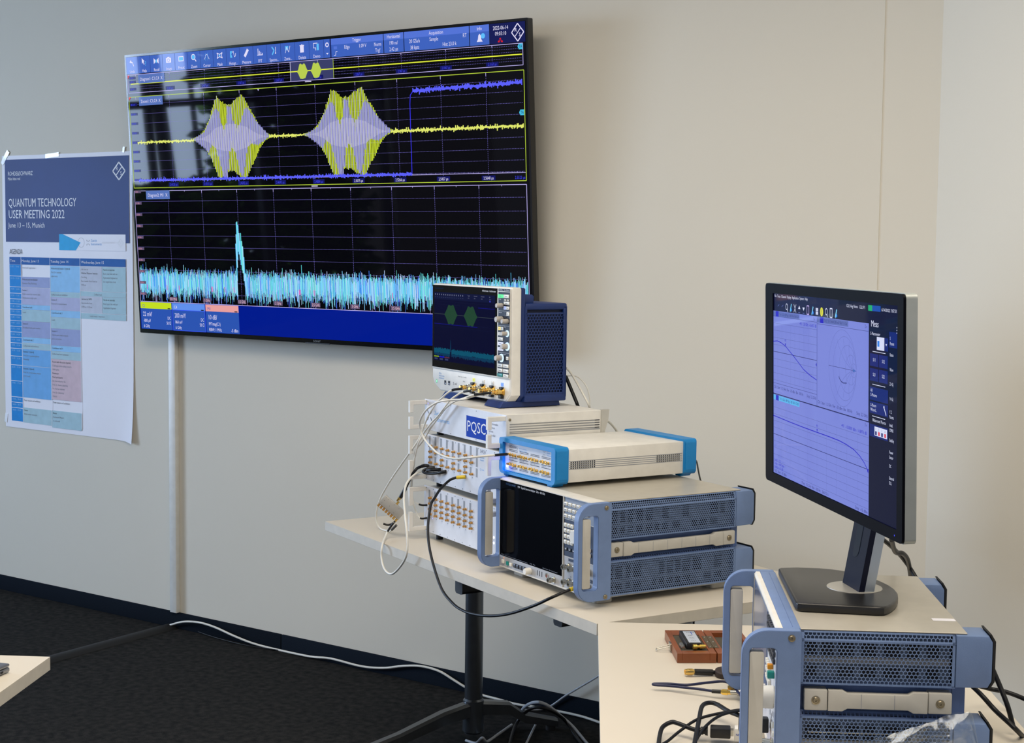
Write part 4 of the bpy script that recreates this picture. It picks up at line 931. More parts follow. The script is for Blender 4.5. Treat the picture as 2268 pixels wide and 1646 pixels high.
def okey(x, z, w, h_, m, txt=True, nm='key'):
    q = MB().box(x - w / 2, x + w / 2, -.0028, -.0002, z - h_ / 2, z + h_ / 2, m, .0007)
    if txt: q.r2(x - w * .22, z - .0006, x + w * .22, z + .0006, M_INK, -.0030)
    return q.build(nm, os_)
GRN = scr((110, 250, 170), 1.0, .4); WHT = scr((225, 232, 255), 1.0, .4); YLW = scr((255, 232, 150), 1.0, .4)
okey(.3985, .2885, .027, .0095, GRN); okey(.4285, .2885, .027, .0095, M_KEY)
for a in ((.4225, .2785, .009, .0045), (.4365, .2785, .009, .0045), (.430, .2705, .028, .008), (.4365, .2575, .0135, .0085), (.4375, .242, .013, .010), (.408, .2015, .013, .0088), (.400, .187, .027, .0085), (.400, .1735, .027, .0085), (.4365, .1235, .012, .009), (.3985, .1020, .0275, .0095), (.4295, .1020, .0275, .0095), (.3985, .0890, .0275, .0095), (.4295, .0890, .0275, .0095), (.4295, .0760, .0275, .0085)): okey(*a, M_KEY)
okey(.4225, .2575, .0135, .0085, scr((190, 205, 255), 1.0, .4)); okey(.3945, .2015, .0135, .0088, YLW); okey(.400, .1605, .027, .0088, WHT); okey(.400, .1465, .027, .0088, WHT); okey(.3985, .0760, .0275, .0085, M_TEAL)
RG = scr((190, 222, 255), 1.6, .4); KG = mat('warm_grey_knob', (176, 170, 162), .45)
for x, z, r, L, rg in ((.405, .2635, .0068, .019, None), (.4045, .2265, .0085, .020, None), (.4345, .2225, .0068, .019, None), (.4335, .1895, .0062, .019, RG), (.4345, .1550, .0078, .019, RG), (.4045, .1225, .0078, .020, RG)): knob(os_, x, z, r, L, KG, -.0003, rg)
lw = MB(); Y = .0022
lw.circ2(.029, .030, .005, .0012, scr((60, 200, 140), 1, .4), Y, 16, .8); lw.disc2(.029, .030, .0022, scr((150, 255, 200), 1.6, .4), Y)
for x in (.081, .104): lw.box(x - .006, x + .006, Y, .003, .024, .036, M_DARKI); lw.r2(x - .003, .0265, x + .004, .029, M_GREYM, Y - .0002)
lw.tx('S', .128, .0265, .009, M_INK, Y); lw.tx('mΩ', .138, .028, .006, M_INK, Y)
for x, m_ in ((.249, scr((236, 240, 130), 1, .4)), (.302, M_WHITEP), (.3535, M_WHITEP), (.4055, scr((120, 160, 255), 1.3, .4))): lw.box(x - .006, x + .006, .0008, .0025, .046, .0555, m_, .0005); lw.tx('C%d' % (int((x - .24) / .05) + 1), x, .0485, .004, M_INK, .0006, al='C')
for q in range(3): lw.tx(('Keysafe', 'Multi Domain', 'Oscilloscope')[q] if q else 'RTO6', .042, .052 - .0065 * q, .0042, mat('sky_ink', (70, 140, 210), .5), Y)
lw.tx('Probe Comp.   Aux Out', .158, .052, .0034, M_INK, Y); lw.tx('Demo', .186, .040, .0034, M_INK, Y); lw.tx('www.rohde-schwarz.com', .300, .011, .004, M_INK, Y, wd=.06)
lw.build('front_print', os_)
for i, (x, m_) in enumerate(((.249, M_SILV), (.302, M_SILV), (.3545, M_GOLD), (.4075, M_GOLD))):
    q = MB(); z = .031
    q.lathe((x, .0025, z), (0, -1, 0), [(0, .0125), (.003, .0125), (.003, .010), (.005, .0098), (.005, .008), (.012, .008)], M_GOLD, 20)
    q.box(x - .007, x + .007, -.006, .002, z + .007, z + .013, M_BLACKP, .001); q.box(x - .007, x + .007, -.008, .002, z - .018, z - .008, M_BLACKP, .001)
    q.lathe((x, -.009, z), (0, -1, 0), [(0, .0085), (.010, .0085), (.0102, .0072), (.016, .0072)], m_, 18)
    q.lathe((x, -.025, z), (0, -1, 0), [(0, .0055), (.002, .0068), (.007, .0068), (.0072, .0050), (.010, .0050), (.0102, .0062), (.017, .0060)], M_GOLD, 8)
    q.build('coax_adapter', os_)

# ================================================================== MONITOR
mo = thing('monitor', 'flat monitor with silver sides showing pale blue measurement charts, standing on the right-hand instrument', 'monitor', (-1.1138, -1.9884, 1.1916), 0)
MA, MT = -.7993, -.0263
ex = Vector((math.cos(MA), math.sin(MA), 0)); ey0 = Vector((-math.sin(MA), math.cos(MA), 0)); ez = Vector((0, 0, 1)) * math.cos(MT) + ey0 * math.sin(MT); ey = ey0 * math.cos(MT) - Vector((0, 0, 1)) * math.sin(MT)
MS = 1.165
mo.matrix_world = Matrix(((ex.x * MS, ey.x * MS, ez.x * MS, -1.2976), (ex.y * MS, ey.y * MS, ez.y * MS, -1.6155), (ex.z * MS, ey.z * MS, ez.z * MS, 1.1303), (0, 0, 0, 1)))
MW, MH = .557, .3165
M_BEZ = mat('monitor_black', (6, 7, 15), .42, spec=.06)
b = MB(); b.ring(rr(0, MW, 0, MH, .007, 4), rr(.0365, MW - .0185, .0155, MH - .015, .0008, 4), 'y', 0, .006, M_BEZ)
b.box(.002, MW - .002, .0045, .012, .002, MH - .002, M_BEZ); b.build('front_bezel', mo)
MB().ring(rr(-.0008, MW + .0008, -.0008, MH + .0008, .007, 4), rr(.004, MW - .004, .004, MH - .004, .006, 4), 'y', .0035, .0185, mat('silver_side', (160, 166, 164), .4, metal=.35)).build('silver_edge', mo)
MB().prism(rr(.003, MW - .003, .003, MH - .003, .006, 3), 'y', .012, .019, M_BLACKP).build('back_shell', mo)
MB().prism(rr(.12, MW - .12, .05, MH - .05, .02, 4), 'y', .019, .048, M_BLACKP, .006).build('back_housing', mo)
lt = MB().disc2(MW - .024, .0075, .0012, scr((60, 70, 220), 1.5), -.0003); lt.build('power_light', mo)
q = MB(); K0, K1, K2, K3 = .0016, .0014, .0012, .0010
NB = scr((10, 14, 46)); LV = scr((120, 132, 214)); LV2 = scr((104, 118, 204)); INK = scr((50, 56, 120)); TR = scr((36, 30, 190)); WT = scr((214, 220, 246)); TG = scr((92, 108, 176)); BT = scr((20, 36, 112)); GD = scr((92, 102, 172))
q.r2(.0365, .0155, MW - .0185, MH - .015, NB, K0)
q.r2(.0365, .1435, .4385, .274, LV, K1); q.r2(.0365, .0165, .4405, .142, LV, K1); q.l2(.2385, .1435, .2385, .272, .001, INK, K2)
q.tx('File  Trace  Channel  Display  Application  System  Help', .042, .2955, .0042, WT, K1, wd=.155)
for i in range(14):
    x, z = .062 + .0195 * i, .2815
    c_ = (WT, GD, WT, scr((110, 200, 240)), WT, WT, WT, scr((190, 170, 230)), scr((120, 200, 240)), WT, scr((216, 214, 40)), WT, WT, scr((130, 210, 245)))[i]
    if i in (7, 12): q.ring(rr(x - .005, x + .005, z - .007, z + .007, .001, 2), rr(x - .0038, x + .0038, z - .0055, z + .0055, .001, 2), 'y', K1 - .0001, K1, c_)
    elif i == 10: q.disc2(x, z, .0065, c_, K1); q.tx('?', x, z - .0035, .007, INK, K2, al='C')
    elif i in (2, 11): q.circ2(x, z + .001, .0045, .0013, c_, K1, 14); q.l2(x + .003, z - .003, x + .005, z - .007, .0016, c_, K1)
    elif i == 4: q.l2(x - .005, z + .006, x + .005, z - .006, .0012, c_, K1); q.l2(x + .005, z + .006, x - .005, z - .006, .0012, c_, K1)
    elif i in (5, 6): q.p2([(x - .005, z + .003), (x + .005, z + .003), (x, z - .002)] if i == 6 else [(x - .005, z), (x + .005, z), (x, z + .005)], c_, K1); q.r2(x - .004, z - .006, x + .004, z - .005, GD, K1)
    elif i == 9: [q.r2(x - .005 + .0052 * (j % 2), z - .005 + .0052 * (j // 2), x - .0005 + .0052 * (j % 2), z - .0005 + .0052 * (j // 2), c_, K1) for j in range(4)]
    elif i in (0, 1): q.l2(x - .004, z, x + .003, z + .003, .001, GD, K1)
    else: q.l2(x - .003, z - .006, x + .003, z + .006, .003, c_, K1); q.disc2(x + .003, z - .003, .0025, scr((40, 130, 230)), K2)
q.tx('Ch2: Avg None   Ch2: P1', .356, .2925, .0042, WT, K1, wd=.068); q.r2(.436, .291, .450, .2985, scr((30, 170, 110)), K1); q.r2(.450, .291, .479, .2985, scr((24, 76, 170)), K1); q.tx('6/14/2022 7:07:31', .482, .292, .0042, WT, K1, wd=.050)
# trace windows: headers
for x0, z0, t_, c_ in ((.037, .2655, 'Trc1  S21 dB Mag 10 dB/ Ref 0 dB Cal', TG), (.2395, .2655, 'Trc2  S11 Smith 200 mU/ Ref 1 U Cal', TG), (.0375, .1335, 'Trc3  b2/a1 dB Mag 1 dB/ Ref -15 dB', scr((90, 180, 235)))):
    q.r2(x0, z0, x0 + .124, z0 + .0078, c_, K2); q.r2(x0 + .012, z0 - .0002, x0 + .026, z0 + .0082, TR, K3); q.tx(t_, x0 + .03, z0 + .002, .0040, INK, K3, wd=.09)
q.tx('1 v', .222, .2675, .0045, INK, K2); q.tx('2 v', .425, .2675, .0045, INK, K2); q.tx('3 v', .426, .1355, .0045, INK, K2)
q.l2(.037, .2655, .2375, .2655, .0005, INK, K2); q.l2(.2395, .2635, .438, .2635, .0005, INK, K2); q.l2(.0365, .1425, .4405, .1425, .0009, INK, K2)
q.tx('•M1  1.50 GHz  -16.6057 dB', .162, .2575, .0044, TR, K2, wd=.073); q.tx('•M1  -15.0000 dBm  14.8976 dB', .338, .1245, .0044, TR, K2, wd=.095)
for j in range(9):
    z = .2545 - .0112 * j; q.l2(.0375, z, .237, z, .0005 if j != 4 else .0009, GD if j != 4 else INK, K2 + .0001)
for j in range(9): q.dots(.0575 + .0205 * j, .162, .0575 + .0205 * j, .2545, .0004, GD, K2 + .0001, .002, .6)
q.pl2([(.037, .2255), (.057, .2272), (.075, .2255), (.096, .2215), (.12, .2135), (.14, .2068), (.16, .1995), (.18, .1922), (.21, .1855), (.2375, .1812)], .0013, TR, K3)
q.p2([(.0935, .2255), (.0985, .2255), (.096, .221)], TR, K3); q.tx('M1', .0925, .228, .0042, TR, K3); q.p2([(.2375, .2005), (.2375, .2065), (.2335, .2035)], TR, K3)
q.tx('Ch1  Start  1.2 GHz  Pwr  -35 dBm  Bw  100 Hz        Stop  2.2 GHz', .041, .152, .0044, INK, K2, wd=.194); q.tx('Ch1  Start  1.2 GHz  Pwr  -35 dBm  Bw  100 Hz        Stop  2.2 GHz', .242, .148, .0044, INK, K2, wd=.194)
# Smith chart
cx, cz, rr0 = .341, .2068, .0535; cx2 = cx + rr0
for c0x, r_ in ((cx, rr0), (cx + .009, rr0 - .009), (cx + .0205, rr0 - .0205), (cx + .033, rr0 - .033), (cx + .044, rr0 - .044)): q.circ2(c0x, cz, r_, .0004, GD, K2, 48)
q.l2(cx - rr0, cz, cx + rr0, cz, .0006, INK, K2)
for rx, th in ((.09, 30), (.05, 52), (.028, 84), (.014, 118)):
    for sg in (1, -1): q.pl2([(cx2 - rx * math.sin(R(t_)), cz + sg * (rx - rx * math.cos(R(t_)))) for t_ in range(0, th + 30, 8)], .0004, GD, K2)
q.pl2([(.328, .1945), (.332, .1908), (.338, .1880), (.346, .1865), (.352, .1870), (.359, .1875)], .0014, INK, K3); q.p2([(cx2 - .012, cz + .002), (cx2, cz), (cx2 - .012, cz - .002)], scr((60, 100, 180)), K3)
# lower chart
for j in range(10):
    z = .1215 - .0107 * j; q.l2(.0375, z, .440, z, .0005 if j != 4 else .0009, GD if j != 4 else INK, K2 + .0001)
for j in range(9): q.dots(.0775 + .0403 * j, .024, .0775 + .0403 * j, .122, .0004, GD, K2 + .0001, .002, .6)
q.pl2([(.037, .1075), (.06, .1070), (.12, .1058), (.18, .1050), (.24, .1047), (.29, .1046), (.33, .1040), (.36, .1020), (.388, .0985), (.41, .0925), (.425, .086), (.440, .0765)], .0013, TR, K3)
q.p2([(.2375, .1095), (.2425, .1095), (.240, .105)], TR, K3); q.tx('M1', .2365, .112, .0042, TR, K3); q.p2([(.440, .0735), (.440, .0800), (.4355, .0768)], TR, K3)
for z, t_ in ((.036, 'CmpPt   3.75'), (.0305, 'CmpIn  -14.897 dBm'), (.025, 'CmpOut  -35.1 dB')): q.tx(t_, .041, z, .0040, TR, K2)
q.tx('Ch2  Start  -35 dBm', .041, .0185, .0042, INK, K2, wd=.06); q.tx('Freq  1.5 GHz  Bw  100 Hz   2667.5 /s', .172, .0185, .0042, INK, K2, wd=.115); q.tx('Stop  -15 dBm', .392, .0185, .0042, INK, K2, wd=.045)
for x0, x1, z0, z1 in ((.0365, .2385, .1435, .162),): q.l2(x0, z1 - .002, x1, z1 - .002, .0005, INK, K2)
# soft panel
q.tx('Meas', .446, .2705, .0085, WT, K1, wd=.026); q.tx('S-Parameter', .444, .2595, .0042, WT, K1, wd=.034); [q.disc2(.533, .2735 - .0035 * j, .0009, WT, K1) for j in range(3)]
q.r2(.4665, .241, .492, .258, WT, K1); q.r2(.469, .2455, .476, .253, scr((50, 130, 230)), K2); q.r2(.493, .241, .505, .258, BT, K1); q.p2([(.4965, .2505), (.5015, .2505), (.499, .2475)], WT, K2)
for z in (.238, .1945, .1525): q.l2(.452, z, .496, z, .0008, WT, K1)
for x, z, t_ in ((.443, .2185, 'S11'), (.4745, .2185, 'S12'), (.443, .199, 'S21'), (.4745, .199, 'S22')): q.r2(x, z, x + .0295, z + .0165, BT, K1); q.tx(t_, x + .015, z + .0065, .0045, WT, K2, al='C')
for z0, z1, t_ in ((.1735, .191, ('All', 'S-Params')), (.156, .1715, ('S-Param', 'Wizard...'))): q.r2(.443, z0, .5055, z1, BT, K1); q.tx(t_[0], .446, z1 - .0065, .0042, WT, K2); q.tx(t_[1], .446, z1 - .0125, .0042, WT, K2)
q.l2(.493, .167, .500, .158, .0018, WT, K2); q.disc2(.4925, .168, .0018, WT, K2)
q.tx('Balanced Ports', .453, .1455, .0042, WT, K1, wd=.045); q.r2(.443, .125, .5055, .1415, BT, K1); q.r2(.4605, .1275, .5035, .1395, WT, K2)
for j in range(4): q.tx('%d' % (j + 1), .464 + .0105 * j, .1345, .0036, INK, K3); q.r2(.463 + .0105 * j, .1285, .469 + .0105 * j, .1335, scr((220, 70, 90)) if j in (1, 3) else INK, K3)
for z, a_ in ((.2565, ('S', 'Params')), (.2355, ('Ratios',)), (.2165, ('Wave',)), (.198, ('Z←Sij',)), (.179, ('Y←Sij',)), (.162, ('Y Z', 'Params')), (.145, ('Imbal.', 'CMRR')), (.1255, ('Stability',)), (.110, ('Power', 'Sensor')), (.092, ('DC',)), (.0765, ('External', 'DLL'))):
    for j, t_ in enumerate(a_): q.tx(t_, .5105, z - .0065 * j, .0042, WT, K1, st=.8)
q.r2(.508, .247, .534, .267, BT, K1 + .0001)
q.build('display_panel', mo, smooth=0)
# stand: base plate lies along the instrument, column leans back
stn = bpy.data.objects.new('stand', None); COL.objects.link(stn); stn.parent = mo
inv = mo.matrix_world.inverted()
zx, zy = Vector((math.cos(-1.0213), math.sin(-1.0213), 0)), Vector((math.sin(1.0213), math.cos(1.0213), 0)); ZO = Vector((-1.2672, -1.706, .7495 + ZH))
def zw(x, y, z): return inv @ (ZO + zx * x + zy * y + Vector((0, 0, z)))
def to_mon(mb):
    mb.v = [tuple(zw(*v)) for v in mb.v]; return mb
bpts = [(.030, .040), (.036, .0365), (.300, .0380), (.3085, .041), (.3125, .048), (.3250, .165), (.3240, .178), (.315, .186)]
cxx, cyy = .178, .150
bpts += [(.296, .196), (.272, .206), (.244, .214), (.214, .2185), (.184, .2185), (.154, .214), (.126, .206), (.100, .195), (.076, .181), (.055, .165), (.040, .148), (.030, .130), (.024, .11), (.023, .07)]
sb = MB().prism(bpts, 'z', .0005, .0150, mat('base_black', (26, 26, 26), .32, bump=(900, .04)), .0035, 3); to_mon(sb).build('base_plate', stn)
sb = MB().lathe((.181, .151, .0148), (0, 0, 1), [(0, .047), (.0012, .0465)], M_SILV if False else mat('satin_disc', (186, 184, 176), .35, metal=.4), 40); to_mon(sb).build('swivel_disc', stn)
# column: lower section on the disc, upper section behind the panel
B0 = Vector((-1.048, -1.789, .9865))
def leg_sec(z, off0, off1, hw):
    c = B0 + ey0 * (max(0, (z - .9865)) * .17); c.z = z
    return [c - ex * hw + ey0 * off0, c + ex * hw + ey0 * off0, c + ex * hw + ey0 * off1, c - ex * hw + ey0 * off1]
def column(o0, o1, hw, m, nm, z1=1.27):
    vs = []; zs = [.9865, 1.02, 1.10, 1.18, z1]
    for z in zs: vs += [inv @ v for v in leg_sec(z, o0, o1, hw)]
    fs = [(i * 4 + k, i * 4 + (k + 1) % 4, i * 4 + 4 + (k + 1) % 4, i * 4 + 4 + k) for i in range(len(zs) - 1) for k in range(4)] + [(3, 2, 1, 0), tuple(range(len(vs) - 4, len(vs)))]
    return MB().add(vs, fs, m).build(nm, stn)
column(0, .010, .0385, mat('neck_navy_black', (12, 16, 38), .35, spec=.2), 'column_front')
column(.010, .027, .0385, mat('silver_neck', (182, 190, 194), .3, metal=.7), 'column_back')
hm = MB(); zc_ = 1.075; c = B0 + ey0 * ((zc_ - .9865) * .17 - .0006); c.z = zc_
pts = [c + ex * (-.006 + .013 * math.cos(a)) + Vector((0, 0, (.030 if math.sin(a) > 0 else -.022) + .013 * math.sin(a))) + ey0 * (((.030 if math.sin(a) > 0 else -.022) + .013 * math.sin(a)) * .17) for a in [2 * math.pi * i / 24 for i in range(24)]]
hm.add([inv @ v for v in pts], [tuple(range(24))], M_DARKI); hm.build('cable_slot', stn)

# ================================================================== CABLES (world coordinates)
S_ = {
  'A': [(-2.5523,-0.9207,1.1747),(-2.5792,-0.9248,1.17),(-2.5988,-0.9267,1.1604),(-2.6181,-0.9233,1.1469),(-2.6424,-0.9175,1.1303),(-2.6597,-0.915,1.112),(-2.684,-0.9037,1.0885),(-2.7061,-0.8935,1.0602),(-2.7262,-0.8897,1.0225),(-2.7522,-0.8887,0.9894),(-2.8086,-0.8736,0.9346),(-2.8666,-0.8577,0.8749),(-2.9112,-0.8425,0.8226),(-2.9339,-0.832,0.7761),(-2.9338,-0.8266,0.7467),(-2.9184,-0.8282,0.7273),(-2.8872,-0.8404,0.7267),(-2.8654,-0.8528,0.7353),(-2.8218,-0.8752,0.7611)],
  'B': [(-2.5039,-0.9431,1.1742),(-2.5401,-0.9374,1.1668),(-2.5605,-0.939,1.1554),(-2.5802,-0.9387,1.1422),(-2.6077,-0.9303,1.118),(-2.6388,-0.9159,1.0941),(-2.6661,-0.9065,1.0754),(-2.6886,-0.9017,1.0549),(-2.7133,-0.8902,1.0347),(-2.7245,-0.896,1.0096),(-2.7437,-0.8871,0.9695),(-2.7553,-0.8817,0.9335),(-2.7655,-0.877,0.8907),(-2.7853,-0.8568,0.8481),(-2.7795,-0.854,0.8344),(-2.7484,-0.8541,0.8256),(-2.7234,-0.8469,0.8277)],
  'C': [(-2.4558,-0.9544,1.1681),(-2.4565,-0.9651,1.1688),(-2.4751,-0.9675,1.1666),(-2.5008,-0.9644,1.1588),(-2.5387,-0.9535,1.1472),(-2.5683,-0.9442,1.1362),(-2.6009,-0.9313,1.1186),(-2.6342,-0.9158,1.0932),(-2.6702,-0.9014,1.0637),(-2.7003,-0.8907,1.0333),(-2.7131,-0.8903,1.0162),(-2.749,-0.8792,0.9819),(-2.7556,-0.8761,0.9466),(-2.7688,-0.8678,0.91),(-2.7761,-0.8611,0.86),(-2.765,-0.8662,0.8271),(-2.765,-0.8552,0.8048),(-2.7514,-0.8527,0.7869),(-2.7229,-0.8472,0.7911)],
  'E': [(-2.4264,-0.957,1.1743),(-2.4584,-0.9587,1.1688),(-2.493,-0.9592,1.159),(-2.5144,-0.9658,1.151),(-2.5474,-0.9616,1.1475),(-2.574,-0.9658,1.144),(-2.6079,-0.9611,1.136),(-2.6372,-0.9585,1.1206),(-2.6593,-0.9538,1.103),(-2.6789,-0.9447,1.0814),(-2.6883,-0.9348,1.064),(-2.6878,-0.9296,1.0453),(-2.6722,-0.9313,1.0248),(-2.64,-0.9462,1.0107),(-2.6035,-0.9686,1.0015),(-2.5642,-0.9923,0.998),(-2.5111,-1.028,0.9998),(-2.4399,-1.0775,1.0094),(-2.3708,-1.1261,1.0213),(-2.3101,-1.1652,1.034),(-2.2509,-1.2037,1.0464),(-2.1934,-1.2414,1.0584),(-2.1741,-1.2613,1.0612)],
  'L': [(-2.7526,-0.8389,0.9214),(-2.739,-0.8881,0.9203),(-2.7381,-0.9211,0.9054),(-2.7304,-0.9461,0.8887),(-2.6951,-0.9937,0.8646),(-2.6465,-1.0469,0.8303),(-2.6224,-1.068,0.7867),(-2.6149,-1.0766,0.7398),(-2.6438,-1.0644,0.7012),(-2.6964,-1.042,0.665),(-2.7369,-1.0248,0.6692),(-2.763,-1.0083,0.697),(-2.77,-0.9966,0.7282),(-2.8174,-0.9254,0.7393),(-2.8179,-0.9144,0.7532),(-2.8025,-0.9089,0.7768)],
  'F': [(-2.7185,-0.8569,0.9398),(-2.7271,-0.8639,0.9414),(-2.7443,-0.8648,0.9357),(-2.7448,-0.8811,0.931),(-2.7549,-0.8875,0.9136),(-2.7722,-0.8849,0.8875),(-2.7861,-0.884,0.8653),(-2.8017,-0.8801,0.8458)],
  'Fc': [(-2.8017,-0.8801,0.8458),(-2.8255,-0.8712,0.829)],
  'G': [(-2.6874,-0.8691,0.9401),(-2.6987,-0.8771,0.9378),(-2.7085,-0.8869,0.9338),(-2.7113,-0.8911,0.9298),(-2.7042,-0.8922,0.9264),(-2.6844,-0.8947,0.9265),(-2.658,-0.8993,0.9302),(-2.6346,-0.9024,0.9356),(-2.6223,-0.8993,0.9384)],
  'G2': [(-2.6539,-0.8846,0.9398),(-2.6623,-0.894,0.9389),(-2.6762,-0.8986,0.9374),(-2.6958,-0.8917,0.9341)],
  'Y': [(-2.5185,-0.9474,0.9389),(-2.5405,-0.9593,0.9365)],
  'Yc': [(-2.5405,-0.9593,0.9365),(-2.552,-0.9705,0.9309),(-2.5665,-0.9777,0.9168),(-2.5661,-0.9996,0.9047),(-2.5588,-1.0298,0.8878),(-2.5533,-1.0539,0.8711),(-2.5335,-1.0895,0.8219),(-2.5096,-1.1138,0.7765),(-2.4745,-1.1352,0.725),(-2.4314,-1.1578,0.6797),(-2.3848,-1.1798,0.6591),(-2.3417,-1.1981,0.6495),(-2.2789,-1.2248,0.6505),(-2.1983,-1.259,0.6646),(-2.1147,-1.2946,0.6901),(-2.0313,-1.3213,0.7253),(-1.9768,-1.3336,0.7531),(-1.9571,-1.3136,0.7646),(-1.9455,-1.2968,0.7714)],
  'Y2': [(-1.9455,-1.2968,0.7714),(-1.9459,-1.2552,0.7718)],
  'sb': [(-2.3739,-0.6838,1.2044),(-2.3302,-0.693,1.1341)],
  'sw1': [(-2.351,-0.7164,1.2304),(-2.3478,-0.6959,1.2143),(-2.3242,-0.6848,1.1719),(-2.2948,-0.6874,1.131),(-2.306,-0.6601,1.1104)],
  'sw2': [(-2.3717,-0.6848,1.2046),(-2.3555,-0.6703,1.2059),(-2.3403,-0.6607,1.1973),(-2.3198,-0.6593,1.1755),(-2.3113,-0.6577,1.148),(-2.3086,-0.6589,1.1266)],
  'pqc': [(-2.2165,-0.7567,1.1027),(-2.2397,-0.7019,1.0972),(-2.265,-0.624,1.0777),(-2.2744,-0.5756,1.0524),(-2.269,-0.5561,1.0248)],
  'hdc': [(-1.9248,-0.7566,1.0211),(-1.9225,-0.7467,1.0122),(-1.9236,-0.7354,0.9893),(-1.9304,-0.7109,0.9615),(-1.9277,-0.7011,0.9443)],
  'z1': [(-0.9139,-1.5169,0.7782),(-0.8952,-1.49,0.7682),(-0.8694,-1.4939,0.769),(-0.8399,-1.4846,0.7598),(-0.8098,-1.4572,0.7395)],
  'z2': [(-0.8693,-1.609,0.8609),(-0.8553,-1.6126,0.8361),(-0.8416,-1.616,0.8115),(-0.8248,-1.6241,0.7821),(-0.8161,-1.6192,0.7483)],
  'z3': [(-0.8949,-1.6054,0.8017),(-0.867,-1.6319,0.7947),(-0.8417,-1.6349,0.7737),(-0.8013,-1.6625,0.7594),(-0.8002,-1.607,0.7272)],
  'm1': [(-1.1283,-1.4541,1.0113),(-1.1237,-1.4234,0.9942),(-1.1257,-1.3627,0.9639),(-1.114,-1.3434,0.9384),(-1.0994,-1.3482,0.9218)],
  'm2': [(-1.0771,-1.5377,1.0286),(-1.0972,-1.4665,0.9925),(-1.0974,-1.428,0.9836),(-1.1078,-1.3727,0.9588),(-1.1276,-1.302,0.9086)],
  'w': [(-4.7262,-0.0218,0.012),(-4.6499,-0.03,0.0377),(-4.5882,-0.03,0.0484),(-4.5273,-0.03,0.0515),(-4.45,-0.03,0.0451),(-4.3488,-0.03,0.0277),(-4.2492,-0.022,0.0119),(-4.1263,-0.015,0.006),(-3.9541,-0.022,0.01),(-3.8483,-0.022,0.0198),(-3.7003,-0.022,0.0159),(-3.5922,-0.022,0.0276),(-3.5006,-0.022,0.0504),(-3.4175,-0.022,0.0639),(-3.3357,-0.022,0.0605),(-3.2685,-0.022,0.0399),(-3.2087,-0.022,0.021),(-3.149,-0.0143,0.006),(-3.0794,-0.0212,0.006),(-2.9968,-0.0302,0.006),(-2.9002,-0.0263,0.01),(-2.8058,-0.022,0.0112),(-2.7282,-0.022,0.0106),(-2.6539,-0.0279,0.006)],
  'wall2': [(-2.8794,0.0187,0.01),(-2.7992,-0.02,0.0677),(-2.7384,-0.02,0.11),(-2.6739,-0.02,0.1546),(-2.6081,-0.02,0.205)],
  'loop': [(-2.827,-0.4781,0.02),(-2.787,-0.4999,0.05),(-2.8082,-0.4454,0.02),(-2.8477,-0.3359,0.006),(-2.8715,-0.2251,0.006)],
  'loop2': [(-2.7267,-0.3468,0.006),(-2.7726,-0.2541,0.006),(-2.819,-0.1596,0.006)],
  'arc': [(-2.8779,-0.1711,0.01),(-2.8781,-0.1538,0.04),(-2.7991,-0.2284,0.09),(-2.7327,-0.2794,0.12),(-2.7169,-0.2572,0.11),(-2.7054,-0.2318,0.09),(-2.6938,-0.1989,0.06),(-2.6714,-0.1747,0.03),(-2.633,-0.1859,0.01),(-2.5774,-0.2317,0.006)],
  'arcb': [(-2.7682,-0.3788,0.006),(-2.8366,-0.2634,0.006),(-2.8424,-0.2248,0.03),(-2.794,-0.2594,0.07),(-2.7448,-0.2788,0.1),(-2.7062,-0.2656,0.1),(-2.6885,-0.2354,0.08),(-2.6843,-0.1842,0.04),(-2.6455,-0.1955,0.01),(-2.5913,-0.2424,0.006)],
  'thin': [(-4.719,0.0207,0.05),(-4.6857,0.0268,0.01),(-4.5305,-0.0193,0.006),(-4.294,-0.043,0.006),(-4.1232,-0.0182,0.006)],
}

def V(p): return Vector(p)
S_['wall2'][0] = (-2.875, -.022, .012); S_['wall2'].insert(0, (-2.94, -.07, .005))
S_['A'] = [(p[0], p[1], max(p[2], .7335)) for p in S_['A']]
_hx, _hy = Vector((math.cos(-.3985), math.sin(-.3985), 0)), Vector((math.sin(.3985), math.cos(.3985), 0))
def hdp(x, y, z): return tuple(Vector((-2.3267, -1.0431, .9855)) + _hx * x + _hy * y + Vector((0, 0, z)))
S_['E'] = S_['E'][:-5] + [hdp(.028, -.112, .0440), hdp(.037, -.080, .0462), hdp(.0400, -.048, .0472), hdp(.0400, -.010, .0475)]
def _ext(k, first):
    L = S_[k]; a, b = (Vector(L[0]), Vector(L[1])) if first else (Vector(L[-1]), Vector(L[-2]))
    p = a + (a - b).normalized() * .09; p.z = .0055
    L.insert(0, tuple(p)) if first else L.append(tuple(p))
_ext('loop', True); _ext('loop2', True); _ext('arc', False); _ext('arcb', True); _ext('arcb', False)
GROUPS = {'coax_cable': 'test leads around the rack stack', 'power_cable': 'black cables behind the instruments', 'data_cable': 'pale cables behind the instruments', 'floor_cable': 'cables on the floor', 'monitor_cable': 'cables hanging behind the monitor', 'usb_cable': 'black leads on the right desk', 'jumper_cable': 'black jumpers'}
def cable(nm, label, pts, r, m, ends=(), cat='cable', group=None, sub=5):
    """ends = (length, radius, material) black or yellow sleeves at start / end as parts"""
    group = group or GROUPS.get(nm)
    t = MB().tube(pts, r, m, 8, sub)
    if not any(ends): return tag(t.build(nm), label, cat, group)
    e = thing(nm, label, cat, (0, 0, 0), 0, group); t.build('cable_jacket', e)
    P = spline(pts, sub)
    for q, en in enumerate(ends):
        if not en: continue
        L, rr_, mm, nm2 = en
        PP_ = P if q == 0 else P[::-1]; acc = [PP_[0]]; d = 0
        for a, b in zip(PP_, PP_[1:]):
            d += (b - a).length; acc.append(b)
            if d > L: break
        MB().tube(acc, rr_, mm, 8, 1).build(nm2, e)
    return e
M_SLEEVE = mat('black_sleeve', (14, 14, 16), .45)
